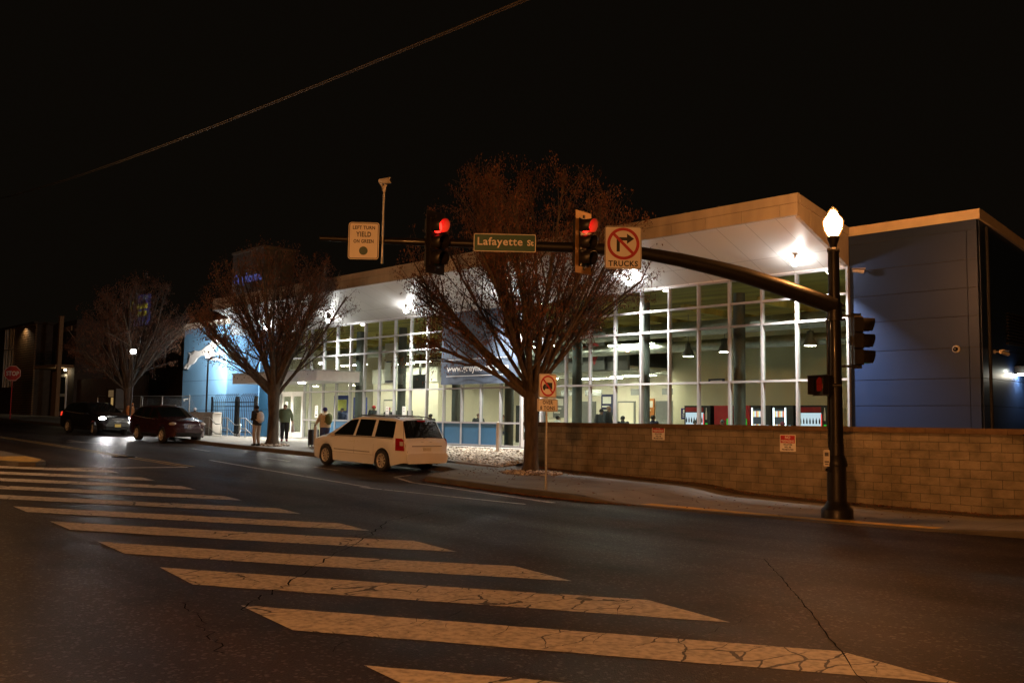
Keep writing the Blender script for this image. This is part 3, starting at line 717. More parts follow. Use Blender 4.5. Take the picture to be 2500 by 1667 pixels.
b.tube([(-2.42,.05,3.13),(2.42,.05,3.13)],.02,6); b.build('rail',M_['steel'],t)

lampx=[-14.45,-20.83,-27.23,-33.63,-40.01,-46.2]
names=['rightmost soffit lamp, hanging nearest the blue end wall','soffit lamp seen just under the no trucks turn sign','soffit lamp glaring through the middle of the nearest tree','soffit lamp just left of the nearest tree crown','soffit lamp at the right edge of the middle tree crown','soffit lamp behind the middle tree above the entrance canopy']
for li,(x,nm) in enumerate(zip(lampx,names)):
    l=empty('soffit_lamp',(x,25.35,6.50),0,'white glaring '+nm,'lamp','lamps under the station roof overhang')
    b=MB(); b.tube([(0,0,.12),(0,0,.28)],.03,8); b.lathe([(.02,.12),(.07,.09),(.08,.05),(.06,.04)],(0,0,0),16)
    for a in range(4): b.tube([(0,0,.10),(.26*math.cos(a*PI/2+.78),.26*math.sin(a*PI/2+.78),.06)],.018,6)
    b.build('housing',M_['galv'],l)
    b=MB(); b.ell((0,0,-.04),(.10,.10,.08)); b.build('bulb',M_['bulb_white'],l)
    light('lamp_light','AREA',l,(0,0,-.15),430,(1,.98,.93),.22,(0,.24 if li<3 else .05,-1),106 if li<3 else 122)

# flood lamp post in front of the left block
l=empty('flood_lamp_post',(-51.9,24.9,sz(-51.9,24.9)),0,'slim dark post with a glaring flood lamp before the light blue wall','lamp post')
b=MB(); b.tube([(0,0,-.2),(0,0,4.35)],[.06,.045],10); b.build('pole',M_['black'],l)
b=MB(); b.box((0,.05,4.40),(.42,.22,.12)); b.tube([(0,0,4.3),(0,.05,4.4)],.03,6); b.build('housing',M_['black'],l)
b=MB(); b.ell((0,-.02,4.50),(.17,.10,.07)); b.build('bulb',M_['bulb_white'],l)
light('lamp_light','SPOT',l,(0,.1,4.72),2300,(1,.98,.92),.12,(-.45,1,-.15),175)
# lit lamp post behind the far tree
l=empty('street_lamp',(-51.7,20.45,sz(-51.7,20.45)),0,'plain lamp post with a bright white head in front of the far tree','lamp post')
b=MB(); b.tube([(0,0,-.2),(0,0,4.15)],[.06,.045],10); b.build('pole',M_['house_dark'],l)
b=MB(); b.lathe([(.045,4.12),(.17,4.20),(.16,4.24)],(0,0,0),16); b.lathe([(.19,4.44),(.05,4.54)],(0,0,0),16); b.build('housing',M_['galv'],l)
b=MB(); b.ell((0,0,4.34),(.15,.15,.10)); b.build('bulb',M_['bulb_far'],l)
light('lamp_light','POINT',l,(.0,-.3,4.34),14,(1,.97,.86),.1)

# small things on the walls
def dome_cam(name,loc,rz,label):
    t=empty(name,loc,rz,label,'camera')
    b=MB(); b.lathe([(.13,0),(.13,.05),(.10,.08)],(0,0,0),18,0,XZ); b.build('mount',M_['cam_white'],t)
    b=MB(); b.ell((0,-.09,0),(.085,.085,.085)); b.build('lens_dome',M_['black_gloss'],t)
    t.scale=(.8,.8,.8)
    return t
dome_cam('security_camera',(-10.22,YF-.01,3.76),0,'round white security camera on the front of the dark blue end wall')
def bullet_cam(loc,rz,label,grp=None):
    t=empty('security_camera',loc,rz,label,'camera',grp)
    b=MB(); b.tube([(0,0,0),(0,-.16,.0),(0,-.2,-.06)],.022,6); b.lathe([(.06,0),(.06,.03)],(0,0,0),12,0,XZ); b.build('bracket',M_['cam_white'],t)
    b=MB(); b.tube([(-.17,-.22,-.02),(.14,-.3,-.07)],[.055,.06],10); b.b2(-.2,.18,-.33,-.2,.02,.035); b.build('body',M_['cam_white'],t)
    return t
bullet_cam((-57.6,YF-.01,2.75),0,'small white bullet camera low on the light blue wall')
bullet_cam((-13.0,YF-.01,6.20),.6,'small bullet camera tucked under the right end of the roof overhang')
bullet_cam((-9.59,27.35,3.72),PI/2,'small camera on the dark side wall past the building corner')
t=empty('wall_lamp',(-9.59,29.05,3.28),PI/2,'box wall lamp throwing light along the dark side wall at the right edge','lamp')
b=MB(); b.b2(-.18,.18,-.26,0,-.10,.12); b.build('housing',M_['black'],t)
b=MB(); b.b2(-.15,.15,-.24,-.03,-.125,-.10); b.build('lens',M_['strip_white'],t)
light('lamp_light','POINT',t,(-.45,-.14,-.02),2.5,(.95,1,.85),.05); light('lamp_light','SPOT',t,(.1,-.25,-.16),12,(.6,.85,1),.05,(0,.2,-1),120)
# notices
def notice(name,loc,w,h,label,mat='paper',rz=0):
    t=empty(name,loc,rz,label,'notice','paper notices on the glass wall')
    b=MB(); b.b2(-w/2,w/2,-.008,0,-h/2,h/2); b.build('sheet',M_[mat],t)
    b=MB()
    for z in (.33,.12): b.box((-.0,-.011,h*z),(w*.35,.004,.03))
    b.box((0,-.011,-h*.3),(w*.6,.004,.10)); b.build('print',M_['print_grey'],t)
notice('paper_notice',(-42.42,YF-.012,2.0),.28,.62,'white paper notice on the glass just right of the main doors')
notice('paper_notice',(-36.25,YF-.012,1.96),.26,.58,'white paper notice on the glass above the middle of the white minivan roof')
notice('paper_notice',(-34.95,YF-.012,1.96),.26,.58,'white paper notice on the glass above the rear of the white minivan roof')
notice('paper_notice',(-45.3,YF-.10,2.25),.28,.55,'white notice on the left leaf of the main doors')
t=empty('wall_notice',(-46.6,YF-.012,2.05),0,'pale pinkish notice board beside the middle tree trunk on the dark blue wall','notice')
b=MB(); b.b2(-.28,.28,-.02,0,-.4,.4); b.build('board',M_['sign_white'],t)
b=MB(); b.box((0,-.023,.15),(.36,.004,.2)); b.box((0,-.023,-.2),(.3,.004,.06)); b.build('print',M_['sign_red'],t)

# ------------------------------------------------------------------ retaining wall
wl=empty('retaining_wall',(0,0,0),0,'long tan split face concrete block wall along the right hand pavement','wall')
import bmesh
def strip_wall(path,z0f,ztop,thick,name,mat,parent):
    bm=bmesh.new(); uvl=bm.loops.layers.uv.new('UVMap'); d=0; prev=None
    P=[Vector(p) for p in path]
    for a,b in zip(P[:-1],P[1:]):
        L=(b-a).length; nseg=max(1,int(L/1.0)); 
        for i in range(nseg):
            p=a.lerp(b,i/nseg); q=a.lerp(b,(i+1)/nseg); d2=d+L/nseg
            zp,zq=z0f(p.x,p.y),z0f(q.x,q.y)
            vs=[bm.verts.new((p.x,p.y,zp)),bm.verts.new((q.x,q.y,zq)),bm.verts.new((q.x,q.y,ztop)),bm.verts.new((p.x,p.y,ztop))]
            f=bm.faces.new(vs)
            for lp,uv in zip(f.loops,((d,zp),(d2,zq),(d2,ztop),(d,ztop))): lp[uvl].uv=(uv[0],uv[1]-ztop)
            d=d2
    # back skin
    for a,b in zip(P[:-1],P[1:]):
        n=(b-a).normalized(); n=Vector((-n.y,n.x))*thick
        vs=[bm.verts.new((b.x+n.x,b.y+n.y,-1)),bm.verts.new((a.x+n.x,a.y+n.y,-1)),bm.verts.new((a.x+n.x,a.y+n.y,ztop)),bm.verts.new((b.x+n.x,b.y+n.y,ztop))]
        bm.faces.new(vs)
    me=bpy.data.meshes.new(name); bm.to_mesh(me); bm.free(); me.materials.append(mat)
    o=bpy.data.objects.new(name,me); COL.objects.link(o); o.parent=parent; return o
path=[(-23.1,24.6),(-23.1,22.62),(-22.5,22.6),(-7.75,22.6),(-7.4,22.66),(-7.2,22.95),(-7.15,23.4),(-7.15,60)]
strip_wall(path,lambda x,y:hz(x)-.1,1.49,.3,'block_face',M_['block_wall'],wl)
c=MB(); x=-23.15
while x<-7.3:
    L=.455; c.b2(x+.004,min(x+L,-7.12)-.004,22.55,22.95,1.49,1.62); x+=L
y=22.96
while y<40: c.b2(-7.45,-7.09,y+.004,y+.45,1.49,1.62); y+=.455
for k in range(4): c.b2(-23.15,-22.75,22.96+k*.455,23.40+k*.455,1.49,1.62)
pm('cap_block',(.11,.07,.038),.9,var=.25,scale=4,bump=.5,bscale=20)
c.build('cap_stone',M_['cap_block'],wl)
b=MB(); b.b2(-7.2,-6.85,22.52,22.98,-.4,1.64); b.build('pier',M_['cap_block'],wl)
def trespass(loc,label,rz=0):
    t=empty('trespass_sign',loc,rz,label,'sign','no trespassing signs on the block wall')
    b=MB(); b.prism(rrect(.46,.44,.02),.0,.012,0,XZ); b.build('panel',M_['sign_white'],t)
    b=MB(); b.b2(-.21,.21,-.0145,-.0125,.0,.20); b.build('red_field',M_['sign_red'],t)
    b=MB(); put_text(b,'NO',.10,0,.115,-.0165,0,.003); put_text(b,'TRESPASSING',.08,0,.025,-.0165,0,.002,fit=.38); b.build('lettering',M_['sign_white'],t)
    b=MB(); put_text(b,'VIOLATORS',.06,0,-.06,-.0135,0,.002,fit=.26); put_text(b,'WILL BE',.06,0,-.125,-.0135,0,.002,fit=.2); put_text(b,'PROSECUTED',.06,0,-.19,-.0135,0,.002,fit=.34); b.build('lettering',M_['sign_black'],t)
trespass((-17.40,22.575,1.36),'no trespassing sign near the middle of the block wall, left of the other')
trespass((-13.13,22.575,1.16),'no trespassing sign on the block wall closest to the signal pole')
trespass((-22.86,22.575,1.28),'no trespassing sign at the left end of the block wall beside the tree trunk')
# dirt strip, leaves, gravel, tree pits
mb=MB(); vs=[]
for x in np.arange(-23.1,-6.8,.6): vs+= [(x,22.05+.12*math.sin(x*2.1),sz(x,22.1)+.012),(x,22.64,sz(x,22.6)+.05)]
mb.add(vs,[(2*i,2*i+2,2*i+3,2*i+1) for i in range(len(vs)//2-1)]); struct(mb.build('dirt_strip',M_['soil']))
# gravel slope between footway and facade
xs=np.arange(-32,-23.29,.4); mb=MB(); vs=[]
def gz(x,y):
    u=max(0,min(1,(y-21.6)/4.0)); return sz(x,21.6)-.02+(.52-sz(x,21.6))*u
for x in xs:
    for j in range(6):
        y=21.55+4.0*j/5; vs.append((x,y,gz(x,y)))
mb.add(vs,[(i*6+j,(i+1)*6+j,(i+1)*6+j+1,i*6+j+1) for i in range(len(xs)-1) for j in range(5)]); struct(mb.build('gravel_bed',M_['soil']))
mb=MB(); mb.b2(-32.2,-23.15,25.5,YF-.12,-.2,.57); struct(mb.build('plinth_path',M_['conc']))
mb=MB(); mb.b2(-32.2,-23.2,21.45,21.56,-.2,.0)
for v in range(len(mb.v)):
    p=mb.v[v]; mb.v[v]=(p[0],p[1],sz(p[0],21.5)+.06 if p[2]>-.1 else -.3)
struct(mb.build('bed_edging',M_['conc']))
ICO=[]
def stone(mb,x,y,z,s,mi=0):
    rz=rnd.uniform(0,6.3); a,b,c=s*rnd.uniform(.7,1.3),s*rnd.uniform(.6,1.1),s*rnd.uniform(.4,.8)
    T=Matrix.Translation((x,y,z))@Matrix.Rotation(rz,4,'Z')@Matrix.Rotation(rnd.uniform(-.5,.5),4,'X')
    v=[(-a,0,0),(a,0,0),(0,-b,0),(0,b,0),(0,0,-c),(0,0,c),(a*.6,b*.6,c*.5),(-a*.6,b*.55,c*.4),(a*.6,-b*.6,c*.45),(-a*.55,-b*.6,c*.5)]
    f=[(5,8,6),(5,6,7),(5,7,9),(5,9,8),(8,1,6),(6,3,7),(7,0,9),(9,2,8),(4,1,2),(4,3,1),(4,0,3),(4,2,0),(1,8,2),(3,6,1),(0,7,3),(2,9,0)]
    mb.add(v,f,mi,T)
mb=MB()
for i in range(3600):
    x=rnd.uniform(-31.9,-23.2); y=21.62+3.85*rnd.random()
    if x>-23.3: continue
    stone(mb,x,y,gz(x,y)+rnd.uniform(.0,.05),rnd.uniform(.04,.095),0 if rnd.random()<.8 else 1)
pm('stone_dark',(.2,.16,.12),.9,var=.4,scale=5)
tag(mb.build('gravel',[M_['stone'],M_['stone_dark']]),kind='stuff',label='pale river stones filling the sloping bed under the glass wall',cat='gravel')
def pit(cx,cy,rx,ry,n,label):
    mb=MB()
    for i in range(n):
        a=rnd.uniform(0,6.3); r=math.sqrt(rnd.random()); x=cx+rx*r*math.cos(a); y=cy+ry*r*math.sin(a)
        stone(mb,x,y,sz(x,y)+rnd.uniform(.01,.06)*(1.3-r),rnd.uniform(.035,.085),0 if rnd.random()<.6 else 1)
    tag(mb.build('pit_stones',[M_['stone'],M_['stone_dark']]),kind='stuff',label=label,cat='stones')
pit(-20.9,20.75,.95,.95,420,'river stones ringed round the foot of the nearest tree')
pit(-36.9,20.75,.95,.7,260,'river stones ringed round the foot of the middle tree')
mb=MB()
def leafq(mb,x,y,z,s,flat=True):
    a=rnd.uniform(0,6.3); l,w=s,s*.5
    T=Matrix.Translation((x,y,z))@Matrix.Rotation(a,4,'Z')@Matrix.Rotation(rnd.uniform(-.5,.5),4,'X')@Matrix.Rotation(rnd.uniform(-.4,.4),4,'Y')
    mb.add([(-l,0,0),(0,-w,.01),(l,0,0),(0,w,.01)],[(0,1,2,3)],0,T)
for i in range(900):
    x=rnd.uniform(-23,-6.5); y=22.55-abs(rnd.gauss(0,.22)); leafq(mb,x,y,sz(x,y)+.03+.03*rnd.random(),rnd.uniform(.03,.06))
for i in range(700):
    x=rnd.choice([rnd.uniform(-22,-14),rnd.uniform(-19.5,-15.5)]); y=ky(x)-abs(rnd.gauss(0,.10))-.02; leafq(mb,x,y,hz(x)+.025,rnd.uniform(.025,.05))
for i in range(160):
    x=rnd.uniform(-45,-24); y=ky(x)-abs(rnd.gauss(0,.2))-.03; leafq(mb,x,y,hz(x)+.025,rnd.uniform(.03,.05))
for i in range(140):
    x=rnd.uniform(-23,-8); y=rnd.uniform(ky(x)+.3,22); leafq(mb,x,y,sz(x,y)+.015,rnd.uniform(.025,.05))
for i in range(220):
    x=rnd.gauss(-21,1.2); y=rnd.gauss(20.8,.9)
    if y>ky(x)+.2: leafq(mb,x,y,sz(x,y)+.05,rnd.uniform(.03,.05))
tag(mb.build('leaf_litter',M_['leaf_litter']),kind='stuff',label='fallen brown leaves along the kerb and the wall foot',cat='leaves')

# ------------------------------------------------------------------ signal pole with lamp and mast arm
PX,PY=-10.03,19.24; PZ=sz(PX,PY)
pole=empty('signal_pole',(PX,PY,PZ),0,'tall fluted black signal pole with a glowing acorn lamp and a long mast arm','signal pole')
b=MB(); b.lathe([(.335,-.1),(.335,.17),(.32,.20),(.27,.235),(.235,.30),(.205,.36)],(0,0,0),36)
b.lathe([(.205,.36),(.200,1.10)],(0,0,0),36); b.lathe([(.225,1.10),(.235,1.13),(.225,1.20),(.19,1.30),(.175,1.34)],(0,0,0),36); b.build('base',M_['pole_paint'],pole)
b=MB(); b.lathe([(.165,1.34),(.160,1.58)],(0,0,0),32); b.lathe([(.150,1.58),(.118,5.80)],(0,0,0),32,flute=1,fl=.10); b.lathe([(.135,5.78),(.135,5.86),(.06,5.87)],(0,0,0),24)
b.build('shaft',M_['pole_paint'],pole)
b=MB(); b.lathe([(.07,5.86),(.085,5.95),(.125,6.06),(.135,6.10),(.125,6.13)],(0,0,0),24); b.build('lamp_holder',M_['pole_paint'],pole)
b=MB(); b.lathe([(.12,6.13),(.155,6.18),(.20,6.29),(.222,6.41),(.228,6.47),(.205,6.485),(.20,6.53),(.188,6.545),(.15,6.585),(.118,6.63),(.104,6.645),(.110,6.665),(.104,6.70),(.082,6.71),(.066,6.745),(.03,6.765)],(0,0,0),28); b.build('lamp_globe',M_['sodium_globe'],pole)
b=MB(); b.lathe([(.02,6.77),(.03,6.79),(.015,6.82)],(0,0,0),12); b.build('finial',M_['pole_paint'],pole)
T2=Vector((-.6636,-.7481)); 
def AP(s,z,off=0): return (T2.x*s+.7481*off, T2.y*s-.6636*off, z-PZ)
b=MB(); b.tube([AP(-.0,4.25),AP(.24,4.32),AP(1.2,4.64),AP(2.0,4.88),AP(2.59,5.02),AP(3.4,5.19),AP(4.22,5.32),AP(5.03,5.39),AP(5.75,5.41),AP(7.89,5.45),AP(10.2,5.48),AP(11.25,5.5)],[.19,.188,.182,.177,.17,.153,.136,.126,.114,.09,.067,.054],18)
b.build('mast_arm',M_['pole_paint'],pole)
b=MB(); b.lathe([(.16,4.27),(.16,4.62)],(0,0,0),24); 
for z in (4.27,4.62): b.lathe([(.185,z-.02),(.185,z+.02)],(0,0,0),24)
for z in (4.3,4.4,4.5,4.6): b.tube([(.1,.12,z),(.15,.19,z)],.02,6)
b.build('clamp',M_['pole_paint'],pole)
b=MB(); b.tube([(-.12,-.10,1.5),(-.12,-.10,4.3)],.022,8); b.build('conduit',M_['pole_paint'],pole)
b=MB(); b.lathe([(.09,6.14),(.17,6.29),(.192,6.41),(.192,6.46),(.165,6.52),(.115,6.59),(.08,6.66),(.03,6.72)],(0,0,0),20); b.build('bulb',M_['sodium_bulb'],pole)
t=empty('push_button_sign',(PX-.10,PY-.24,PZ+1.28),math.radians(35),'small pale crossing button sign strapped to the left of the signal pole','sign')
b=MB(); b.prism(rrect(.13,.36,.03),0,.02,0,XZ); b.build('panel',M_['sign_white'],t)
b=MB(); b.box((0,-.024,.08),(.08,.004,.08)); b.box((0,-.024,-.08),(.09,.004,.03)); b.box((0,-.024,-.13),(.07,.004,.02)); b.build('print',M_['print_grey'],t)
b=MB(); b.tube([(0,.1,-.25),(0,-.07,-.25)],.035,10); b.build('button',M_['black_gloss'],t)

def signal_head(name,loc,rz,label,lit,backplate=None,bp='backplate_y'):
    """front looks to local -Y; origin at centre"""
    t=empty(name,loc,rz,label,'traffic light','three section traffic lights at the crossing')
    b=MB()
    for k in (-1,0,1): b.prism(rrect(.335,.345,.03,cy=k*.352),-.20,.0,0,XZ)
    b.b2(-.02,.02,.0,.22,-.6,.6); b.build('housing',M_['signal_paint'],t)
    for k,cn in ((1,'red'),(0,'amber'),(-1,'green')):
        on=(cn==lit)
        v=MB(); n=22; z0=.352*k; A=[math.radians(-38+256*i/(n-1)) for i in range(n)]
        if cn!=lit or True: A=[math.radians(-52+284*i/(n-1)) for i in range(n)]
        vs=[]
        for a in A: vs+= [(.158*math.cos(a),-.0,z0+.158*math.sin(a)),(.158*math.cos(a),-(.20+.08*(math.sin(a)+1)/2),z0+.158*math.sin(a)-.01)]
        for a in A: vs+= [(.150*math.cos(a),-.0,z0+.150*math.sin(a)),(.150*math.cos(a),-(.20+.08*(math.sin(a)+1)/2),z0+.150*math.sin(a)-.01)]
        m=2*n
        v.add(vs,[(2*i,2*i+1,2*i+3,2*i+2) for i in range(n-1)]+[(2*i+1,m+2*i+1,m+2*i+3,2*i+3) for i in range(n-1)],0,None,True)
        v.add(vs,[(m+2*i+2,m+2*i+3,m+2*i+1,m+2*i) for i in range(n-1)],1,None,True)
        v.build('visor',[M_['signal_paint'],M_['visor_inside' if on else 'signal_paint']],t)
        q=MB(); q.ell((0,-.012,z0),(.146,.035,.146),20,10)
        lens={'red':'red_on','green':'green_on'}.get(cn) if on else None
        if lens is None:
            nm='lens_'+cn
            if nm not in MAT: pm(nm,{'red':(.12,.01,.01),'amber':(.12,.06,.01),'green':(.01,.07,.05)}[cn],.2)
            lens=nm
        q.build('lens',M_[lens],t)
    if backplate:
        p=MB(); w,h=backplate
        for x0,x1,z0,z1 in ((-w/2,-.17,-h/2,h/2),(.17,w/2,-h/2,h/2),(-.17,.17,.535,h/2),(-.17,.17,-h/2,-.535)): p.b2(x0,x1,.03,.04,z0,z1)
        p.build('backplate',M_[bp],t)
    b=MB(); b.tube([(0,.2,-.1),(0,.2,.1)],.05,8); b.b2(-.06,.06,.12,.26,-.05,.05); b.build('bracket',M_['signal_paint'],t)
    return t
def arm_world(s,z,off): 
    p=AP(s,z,off); return (PX+p[0],PY+p[1],z)
RZ=math.radians(48.42)       # local -Y faces the camera side normal of the arm
RSIG=math.radians(48.42+47)  # heads look down the street
signal_head('traffic_light',arm_world(8.72,5.43,.16),RSIG,'left traffic light on the mast arm, red lit, dark backplate',  'red',(.56,1.36),'signal_paint')
signal_head('traffic_light',arm_world(5.52,5.50,.16),RSIG,'right traffic light on the mast arm, red lit, pale louvred backplate','red',(.56,1.36),'backplate_y')
sh=signal_head('traffic_light',(PX+.46,PY+.30,3.47),math.radians(48.42+86),'traffic light bracketed to the right side of the signal pole, seen side on','green')
b=MB(); Rm=Matrix.Rotation(-math.radians(48.42+86),4,'Z')
for z in (.55,-.55):
    p0=Rm@Vector((-.46+.12,-.30+.06,0)); p1=Rm@Vector((-.02,-.02,0))
    b.tube([(p0.x,p0.y,z),(p1.x,p1.y+.06,z),(p1.x,p1.y+.06,z*.93)],.028,8)
b.build('bracket_arm',M_['signal_paint'],sh)
# pedestrian signal
ps=empty('pedestrian_signal',(PX-.20,PY-.27,2.50),math.radians(-12),'black pedestrian signal box with a red hand on the left of the signal pole','pedestrian signal')
b=MB(); b.prism(rrect(.40,.42,.04),-.22,.0,0,XZ); b.b2(-.22,.22,.0,.03,-.23,.23); b.tube([(.1,.1,.24),(.1,.1,-.24)],.03,8); b.tube([(.1,.1,0),(.32,.3,0)],.04,8); b.build('housing',M_['signal_paint'],ps)
v=MB(); v.b2(-.2,.2,-.20,.0,.20,.212); v.b2(-.212,-.2,-.17,.0,-.2,.2); v.b2(.2,.212,-.17,.0,-.2,.2); v.build('visor',M_['signal_paint'],ps)
h=MB(); h.box((-.03,-.012,-.05),(.13,.01,.15))
for i,(x,l) in enumerate(((-.085,.10),(-.05,.14),(-.012,.15),(.024,.12))): h.box((x,-.012,.03+l/2),(.026,.01,l))
h.box((.06,-.012,-.02),(.026,.01,.11),0,None); h.build('hand_symbol',M_['hand_on'],ps)

# signs on the arm
def plate(t,w,h,r,face,border=None,bw=.02,inset=.012,th=.006):
    b=MB(); b.prism(rrect(w,h,r),0,th,0,XZ); b.build('panel',M_[face],t)
    if border:
        q=MB(); o=rrect(w-2*inset,h-2*inset,r*.8); i=rrect(w-2*inset-2*bw,h-2*inset-2*bw,max(.004,r*.6)); n=len(o)
        q.add([(p[0],p[1],th+.002) for p in o]+[(p[0],p[1],th+.002) for p in i],[(k,(k+1)%n,n+(k+1)%n,n+k) for k in range(n)],0,XZ)
        q.build('border',M_[border],t)
t=empty('left_turn_sign',arm_world(10.28,5.425,.20),RZ,'white left turn yield on green sign near the tip of the mast arm','sign')
plate(t,.655,.80,.06,'sign_white','sign_black',.013,.015)
b=MB(); put_text(b,'LEFT TURN',.105,0,.25,-.0085,0,.003,fit=.475,space=1.1); put_text(b,'YIELD',.15,0,.09,-.0085,0,.004,fit=.32,space=1.1); put_text(b,'ON GREEN',.105,0,-.045,-.0085,0,.003,fit=.43,space=1.1); b.build('lettering',M_['sign_black'],t)
b=MB(); b.prism(disc(.092,28,0,-.215),.0062,.0088,0,XZ); b.build('green_dot',M_['dot_green'],t)
b=MB(); b.b2(-.05,.05,.0,.2,-.06,.06); b.build('bracket',M_['steel'],t)
t=empty('street_name_sign',arm_world(7.25,5.445,.20),RZ,'green street name sign reading Lafayette St on the middle of the mast arm','street sign')
plate(t,1.345,.39,.035,'sign_green','sign_white',.016,.002)
b=MB(); put_text(b,'Lafayette',.235,-.60,-.05,-.0085,0,.0045,'LEFT',fit=.97,space=1.1); put_text(b,'St',.17,.48,-.05,-.0085,0,.004,'LEFT',fit=.14); b.build('lettering',M_['sign_white'],t)
b=MB(); b.b2(-.05,.05,.0,.2,-.06,.06); b.build('bracket',M_['steel'],t)
t=empty('no_trucks_turn_sign',arm_world(4.69,5.39,.24),RZ,'white no right turn sign with the word TRUCKS on the mast arm','sign')
plate(t,.80,.93,.05,'sign_white','sign_black',.012,.008)
b=MB(); ring(b,.350,.285,.0125,44,0,XZ,0,.085); 
a=math.radians(-45); d=Vector((math.cos(a),math.sin(a))); nn=Vector((-d.y,d.x))*.032; c0=Vector((0,.085))
b.add([(c0.x-d.x*.30-nn.x,c0.y-d.y*.30-nn.y,.0125),(c0.x+d.x*.30-nn.x,c0.y+d.y*.30-nn.y,.0125),(c0.x+d.x*.30+nn.x,c0.y+d.y*.30+nn.y,.0125),(c0.x-d.x*.30+nn.x,c0.y-d.y*.30+nn.y,.0125)],[(0,1,2,3)],0,XZ)
b.build('prohibition_ring',M_['sign_red'],t)
b=MB(); b.prism([(-.145,-.09),(-.075,-.09),(-.075,.155),(.08,.155),(.08,.085),(.235,.195),(.08,.305),(.08,.225),(-.145,.225)],.0062,.009,0,XZ)
put_text(b,'TRUCKS',.165,0,-.405,-.0085,0,.004,fit=.64,space=1.1); b.build('lettering',M_['sign_black'],t)
b=MB(); b.b2(-.05,.05,.0,.22,-.06,.06); b.build('bracket',M_['steel'],t)
t=empty('traffic_camera',arm_world(9.88,4.95,.14),RZ,'white traffic camera on a thin upright pole clamped to the mast arm','camera')
b=MB(); b.tube([(0,0,0),(0,0,1.60)],.024,10); b.build('post',M_['galv'],t)
b=MB(); b.tube([(0,0,1.58),(0,0,1.66)],.04,10); b.tube([(.0,0,1.66),(.04,-.02,1.73)],.035,8); b.tube([(-.03,0,1.66),(-.07,0,1.76)],.02,8); b.build('mount',M_['cam_white'],t)
b=MB(); b.tube([(-.115,.02,1.79),(-.10,.02,1.795),(.145,-.06,1.81)],[.045,.062,.068],16); b.build('body',M_['cam_white'],t)
b=MB(); b.tube([(.14,-.058,1.808),(.152,-.062,1.809)],.058,16); b.build('lens',M_['black_gloss'],t)
# truck weight sign post
SX,SY=-16.83,17.25; SZ_=sz(SX,SY)
t=empty('truck_weight_sign',(SX,SY,SZ_),math.radians(88),'sign post with a no trucks plate above an over 8 tons plate beside the kerb','sign')
b=MB(); b.tube([(0,.03,-.1),(0,.03,2.86)],.028,8); b.build('post',M_['galv'],t)
M1=Matrix.Translation((0,0,2.62))
b=MB(); b.prism(rrect(.61,.61,.04),.0,.006,0,M1@XZ); b.build('truck_plate',M_['sign_white'],t)
b=MB(); ring(b,.268,.222,.0125,40,0,M1@XZ)
a=math.radians(-45); d=Vector((math.cos(a),math.sin(a))); nn=Vector((-d.y,d.x))*.024
b.add([(-d.x*.24-nn.x,-d.y*.24-nn.y,.0125),(d.x*.24-nn.x,d.y*.24-nn.y,.0125),(d.x*.24+nn.x,d.y*.24+nn.y,.0125),(-d.x*.24+nn.x,-d.y*.24+nn.y,.0125)],[(0,1,2,3)],0,M1@XZ); b.build('prohibition_ring',M_['sign_red'],t)
b=MB(); b.prism([(-.06,-.075),(.155,-.075),(.155,.085),(-.06,.085)],.0062,.009,0,M1@XZ); b.prism([(-.07,-.075),(-.07,.045),(-.125,.045),(-.16,-.005),(-.175,-.005),(-.175,-.075)],.0062,.009,0,M1@XZ)
for x in (-.125,.10): b.prism(disc(.035,16,x,-.08),.0062,.009,0,M1@XZ)
b.build('truck_symbol',M_['sign_black'],t)
M2=Matrix.Translation((0,0,2.13))
b=MB(); b.prism(rrect(.72,.32,.04),.0,.006,0,M2@XZ); b.build('tons_plate',M_['sign_white'],t)
b=MB(); put_text(b,'OVER',.13,0,.025,-.0085,0,.003,M=M2,fit=.36,space=1.1); put_text(b,'8 TONS',.13,0,-.115,-.0085,0,.003,M=M2,fit=.52,space=1.1)
for mm,w,h in ((M2,.69,.29),(M1,.585,.585)):
    o=rrect(w,h,.03); i=rrect(w-.022,h-.022,.022); n=len(o)
    b.add([(p[0],p[1],.0085) for p in o]+[(p[0],p[1],.0085) for p in i],[(k,(k+1)%n,n+(k+1)%n,n+k) for k in range(n)],0,mm@XZ)
b.build('lettering',M_['sign_black'],t)

# other sodium lamps of the street, standing outside the picture and lighting it
def acorn_post(x,y,z,label,P):
    t=empty('acorn_lamp_post',(x,y,z),0,label,'lamp post','acorn street lamps across the street')
    b=MB(); b.lathe([(.30,-.1),(.30,.17),(.22,.3),(.17,.4),(.15,1.2),(.10,1.4),(.075,5.8),(.12,5.9),(.12,6.1)],(0,0,0),20); b.build('shaft',M_['pole_paint'],t)
    b=MB(); b.lathe([(.12,6.1),(.20,6.28),(.225,6.44),(.20,6.52),(.125,6.62),(.10,6.70),(.03,6.76)],(0,0,0),20); b.build('lamp_globe',M_['sodium_globe'],t); b=MB(); b.ell((0,0,6.40),(.115,.115,.13),14,10); b.build('bulb',M_[P],t)
    return t
acorn_post(-31.8,5.0,.15+hz(-31.8),'acorn street lamp across the street, mirrored in the glass wall between columns','sodium_far_bulb')
acorn_post(-43.0,.6,hz(-43),'acorn street lamp farther up the far side of the street','sodium_dim_bulb')
acorn_post(1.5,-7.0,-.45,'acorn street lamp standing beside the viewer at the near kerb','sodium_near_bulb')
